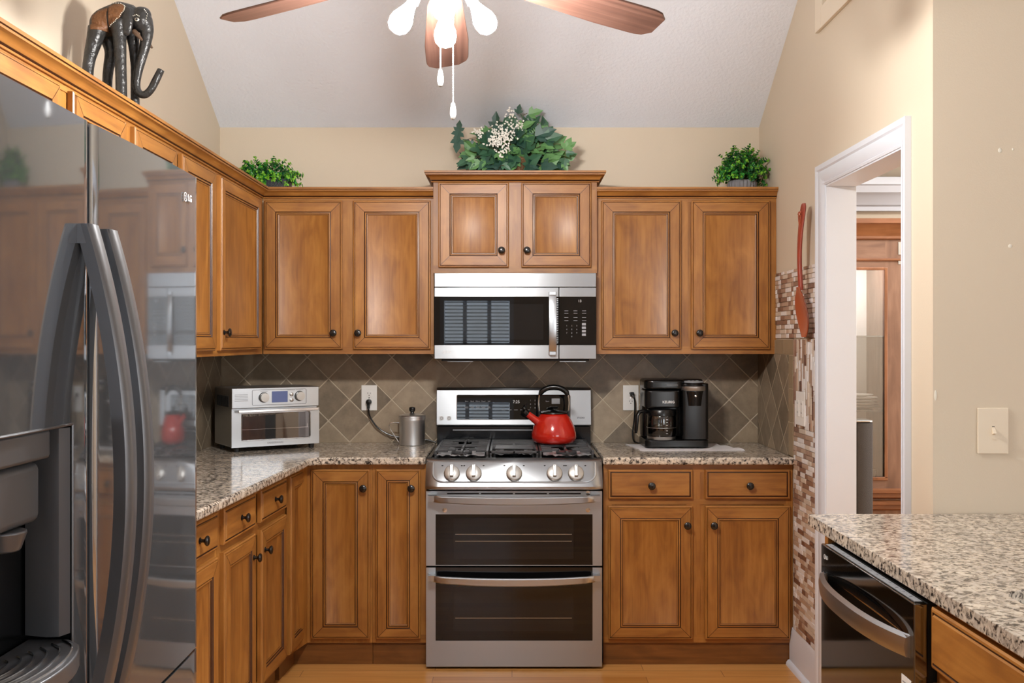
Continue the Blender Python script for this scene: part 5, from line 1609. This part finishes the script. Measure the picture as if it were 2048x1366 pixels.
# trailing sprays traced from the photo (x right, z up)
def spray(P, leaves):
    sp(P)
    for (x, y, z, dx, dz, L, mt) in leaves:
        ivy(f, Vector((x, y, z)), Vector((dx, -.15, dz)), Vector((.1, -1, .25)), L, mt)
spray([(-.12, -.05, .14), (-.20, -.06, .175), (-.245, -.06, .165), (-.262, -.06, .20)], [(-.262, -.06, .205, .1, .9, .06, 2), (-.265, -.06, .18, -.1, -1, .075, 2), (-.26, -.06, .215, -.2, -.8, .07, 2)])
spray([(-.10, -.06, .06), (-.17, -.08, .085), (-.20, -.08, .06)], [(-.18, -.08, .075, -.9, -.1, .05, 1), (-.20, -.08, .065, -.2, -1, .045, 0), (-.15, -.08, .06, -.9, -.5, .07, 1)])
spray([(.06, 0, .14), (.055, -.02, .23), (.04, -.03, .285), (.065, -.03, .305)], [(.02, -.03, .300, .2, .9, .05, 2), (.07, -.03, .295, .9, .3, .075, 1), (.07, -.03, .30, .4, -.8, .05, 0), (.0, -.03, .275, -.6, -.1, .045, 0)])
spray([(.12, -.05, .12), (.205, -.07, .15), (.245, -.07, .12), (.235, -.07, .05)], [(.248, -.07, .125, .7, .5, .06, 1), (.245, -.07, .105, .9, .0, .05, 0), (.24, -.07, .085, -.1, -1, .06, 0), (.235, -.07, .06, .4, -.8, .05, 1), (.24, -.07, .12, .5, .9, .07, 1)])
spray([(.05, -.05, .12), (.11, -.06, .19), (.15, -.06, .20)], [(.10, -.06, .185, .95, .35, .11, 2), (.14, -.06, .165, .95, .3, .10, 0)])
spray([(-.04, -.10, .03), (-.07, -.12, .012), (-.06, -.195, .024), (-.045, -.225, .020)], [(-.055, -.21, .026, .6, -.35, .05, 0)])
# fern frond
fp_ = smooth_path([(.05, -.04, .15), (.11, -.05, .215), (.16, -.05, .232)], 8); st.tube(fp_, .0012, 4)
for i, p in enumerate(fp_[2:]):
    t = (fp_[i+2]-fp_[i+1]).normalized()
    for s in (-1, 1): leaf_quad(f, p, Vector((t.x*.3-t.z*s, 0, t.z*.3+t.x*s)), Vector((0, -1, 0)), .032*(1-i/22), .006, 1, .05)
f.build('foliage', [M['ivyd'], M['ivym'], M['ivyb']], r, smooth=25)
st.build('stems', M['stem'], r)
fl = MB()
for cx, cz, rad, cnt in ((-.165, .185, .03, 26), (-.095, .145, .038, 60), (-.04, .165, .045, 70), (-.075, .205, .04, 44), (-.02, .215, .038, 44), (-.045, .115, .03, 26), (-.015, .285, .03, 26), (.025, .235, .025, 16), (-.06, .09, .02, 10)):
    for k in range(cnt):
        p = Vector((cx+rng.gauss(0, rad*.5), -.105+rng.uniform(-.02, .02)-(.04 if cz < .2 else -.03), cz+rng.gauss(0, rad*.45)))
        for q in range(4):
            a = q*PI/2+rng.uniform(0, .5); d = Vector((math.cos(a), -.4, math.sin(a)))
            leaf_quad(fl, p, d, Vector((0, -1, .2)), rng.uniform(.0045, .0065), .0042, 0, .1)
fl.build('flowers', M['flower'], r)

# ------------------------------------------------------------------ dining room seen through the doorway
r = thing('china_cabinet', 'cherry china cabinet with a glass door seen through the doorway', 'china cabinet', (1.95, 5.40, 0))
cx0, cx1, cy0, cy1 = 1.50, 2.42, 5.20, 5.62
gx0, gx1, gz0, gz1 = 1.58, 1.934, .715, 1.792
m = MB()
m.box(cx0, cx0+.02, cy0, cy1, .08, 1.95); m.box(cx1-.02, cx1, cy0, cy1, .08, 1.95)
m.box(cx0, cx1, cy0, cy1, 0, .10, 0, 'x'); m.box(cx0, cx1, cy0, cy1, 1.93, 1.95, 0, 'x'); m.box(cx0, cx1, cy0+.02, cy1, .62, .66, 0, 'x'); m.box(1.985, 2.005, cy0+.02, cy1-.02, .66, 1.93)
m.build('case', M['cherry'], r, world=True)
m = MB(); m.box(cx0+.02, cx1-.02, cy1-.02, cy1-.004, .10, 1.93); m.build('back_panel', M['china'], r, world=True)
m = MB()
m.box(cx0+.001, gx0, cy0-.02, cy0-.001, .10, 1.95); m.box(gx1, cx1-.001, cy0-.02, cy0-.001, .10, 1.95)
m.box(gx0, gx1, cy0-.02, cy0-.001, gz1, 1.95, 0, 'x'); m.box(gx0, gx1, cy0-.02, cy0-.001, .10, gz0, 0, 'x')
fr = m.build('front_frame', M['cherry'], r, world=True)
m = MB()
for bx in ((gx0-.004, gx0+.014, gz0-.004, gz1+.004), (gx1-.006, gx1+.012, gz0-.004, gz1+.012), (gx0, gx1, gz1-.002, gz1+.014), (gx0, gx1+.012, gz0-.014, gz0+.004)): m.box(bx[0], bx[1], cy0-.026, cy0-.0202, bx[2], bx[3])
o = m.build('door_bead', M['cherryd'], fr, bev=.003); o.location = (-1.95, -5.40, 0)
m = MB(); m.prism([(cy0-.02, 1.945), (cy0-.035, 1.952), (cy0-.035, 1.965), (cy0-.06, 2.0), (cy0-.075, 2.02), (cy0-.09, 2.026), (cy0-.09, 2.05), (cy1, 2.05), (cy1, 1.945)], 'x', cx0-.05, cx1+.05, 0, 'x'); m.build('cornice', M['cherryd'], r, world=True)
m = MB(); m.prism([(cy0-.0201, 1.835), (cy0-.030, 1.840), (cy0-.030, 1.848), (cy0-.0201, 1.853)], 'x', cx0, cx1, 0, 'x'); m.build('waist_molding', M['cherryd'], r, world=True)
for z in (.635, .575):
    m = MB(); m.prism([(cy0-.0201, z-.03), (cy0-.04, z-.02), (cy0-.04, z), (cy0-.05, z+.004), (cy0-.05, z+.018), (cy0-.0201, z+.024)], 'x', cx0, cx1, 0, 'x'); m.build('waist_molding', M['cherryd'], r, world=True)
m = MB(); m.box(gx0-.002, gx1+.002, cy0-.012, cy0-.008, gz0-.002, gz1+.002); m.build('glass_pane', M['pane'], r, world=True)
for z in (1.447, 1.058):
    m = MB(); m.box(cx0+.021, 1.984, cy0+.03, cy1-.022, z-.004, z+.004); m.build('glass_shelf', M['carafe'], r, world=True)
m = MB(); m.box(gx1-.002, gx1+.06, cy0-.022, cy0-.0202, 1.86, 1.93); m.build('hinge', M['nickel'], r, world=True) if False else None
m = MB(); m.box(2.000, 2.014, cy0-.024, cy0-.0202, 1.82, 1.845); m.box(2.000, 2.014, cy0-.024, cy0-.0202, 1.87, 1.935); m.build('hinge', M['nickel'], r, world=True)
m = MB()
for k in range(13):
    t = k/12; 
m.prism([(1.80, 1.792), (1.934, 1.792), (1.934, 1.765)] + [(1.934-.11*k/10, 1.765-.055*(k/10)**1.5 - (.02 if k > 7 else 0)) for k in range(1, 11)] , 'y', cy1-.05, cy1-.03) if False else m.box(1.80, 1.835, cy1-.05, cy1-.0205, .68, 1.90)
m.build('mullion', M['printg'], r, world=True)
l = bpy.data.lights.new('cabinet_fill', 'AREA'); l.shape = 'RECTANGLE'; l.size = .34; l.size_y = .10; l.energy = 5.5; l.color = (1.0, .97, .94)
lo = bpy.data.objects.new('cabinet_fill', l); COL.objects.link(lo); lo.parent = r; lo.location = (1.76-1.95, 5.30-5.40, 1.925)  # added light to brighten the cabinet interior, no known lamp
G = 'plates stacked in the china cabinet'
for k in range(5):
    R_ = (.100, .100, .098, .094, .072)[k]
    m = MB(); m.lathe([(R_*.5, 0), (R_*.62, .002), (R_*.98, .012), (R_, .0135), (R_*.98, .0145), (R_*.6, .005), (.0005, .004)], seg=40)
    o = m.build('dinner_plate', M['china']); o.location = (1.862, 5.36, 1.0628+.0155*k)
    tag(o, ('bottom plate of the white stack in the china cabinet', 'second plate from the bottom of the white stack', 'middle plate of the white stack in the china cabinet', 'second plate from the top of the white stack', 'small top plate of the white stack in the china cabinet')[k], 'plate', G)
r = thing('teacup', 'white cup on a saucer at the bottom of the china cabinet', 'cup', (1.905, 5.34, .6605))
m = MB(); m.lathe([(.03, 0), (.07, .010), (.072, .012), (.03, .005), (.0005, .005)], seg=28); m.build('saucer', M['china'], r)
m = MB(); m.lathe([(.022, .006), (.024, .012), (.036, .05), (.039, .075), (.037, .075), (.0005, .02)], seg=28); m.build('cup', M['china'], r)
r = thing('tower_speaker', 'slim tower speaker with grey cloth standing before the china cabinet', 'speaker', (1.672, 4.82, 0))
m = MB(); m.prism(rrect(-.058, .058, -.02, .075, .014, 4), 'z', .02, 1.035); m.build('enclosure', M['bplast'], r)
m = MB(); P = [(-.018, -.021)] + [(.018+.040*math.sin(-PI/2+PI*k/10)*1.0, -.021-.040*math.cos(-PI/2+PI*k/10)) for k in range(11)]
m.prism([(-.022, -.0205), (-.020, -.045), (-.005, -.055), (.02, -.058), (.045, -.048), (.056, -.030), (.057, -.0205)], 'z', .025, 1.03); m.build('grille_cloth', M['speaker'], r)
m = MB(); m.prism([(p[0], p[1]) for p in rrect(-.050, .056, -.055, .070, .03, 6)], 'z', 1.0355, 1.043); m.build('top_cap', M['nickel'], r, bev=.002)
m = MB(); m.prism(rrect(-.09, .09, -.08, .10, .02, 4), 'z', 0, .02); m.build('foot_plate', M['bplast'], r)
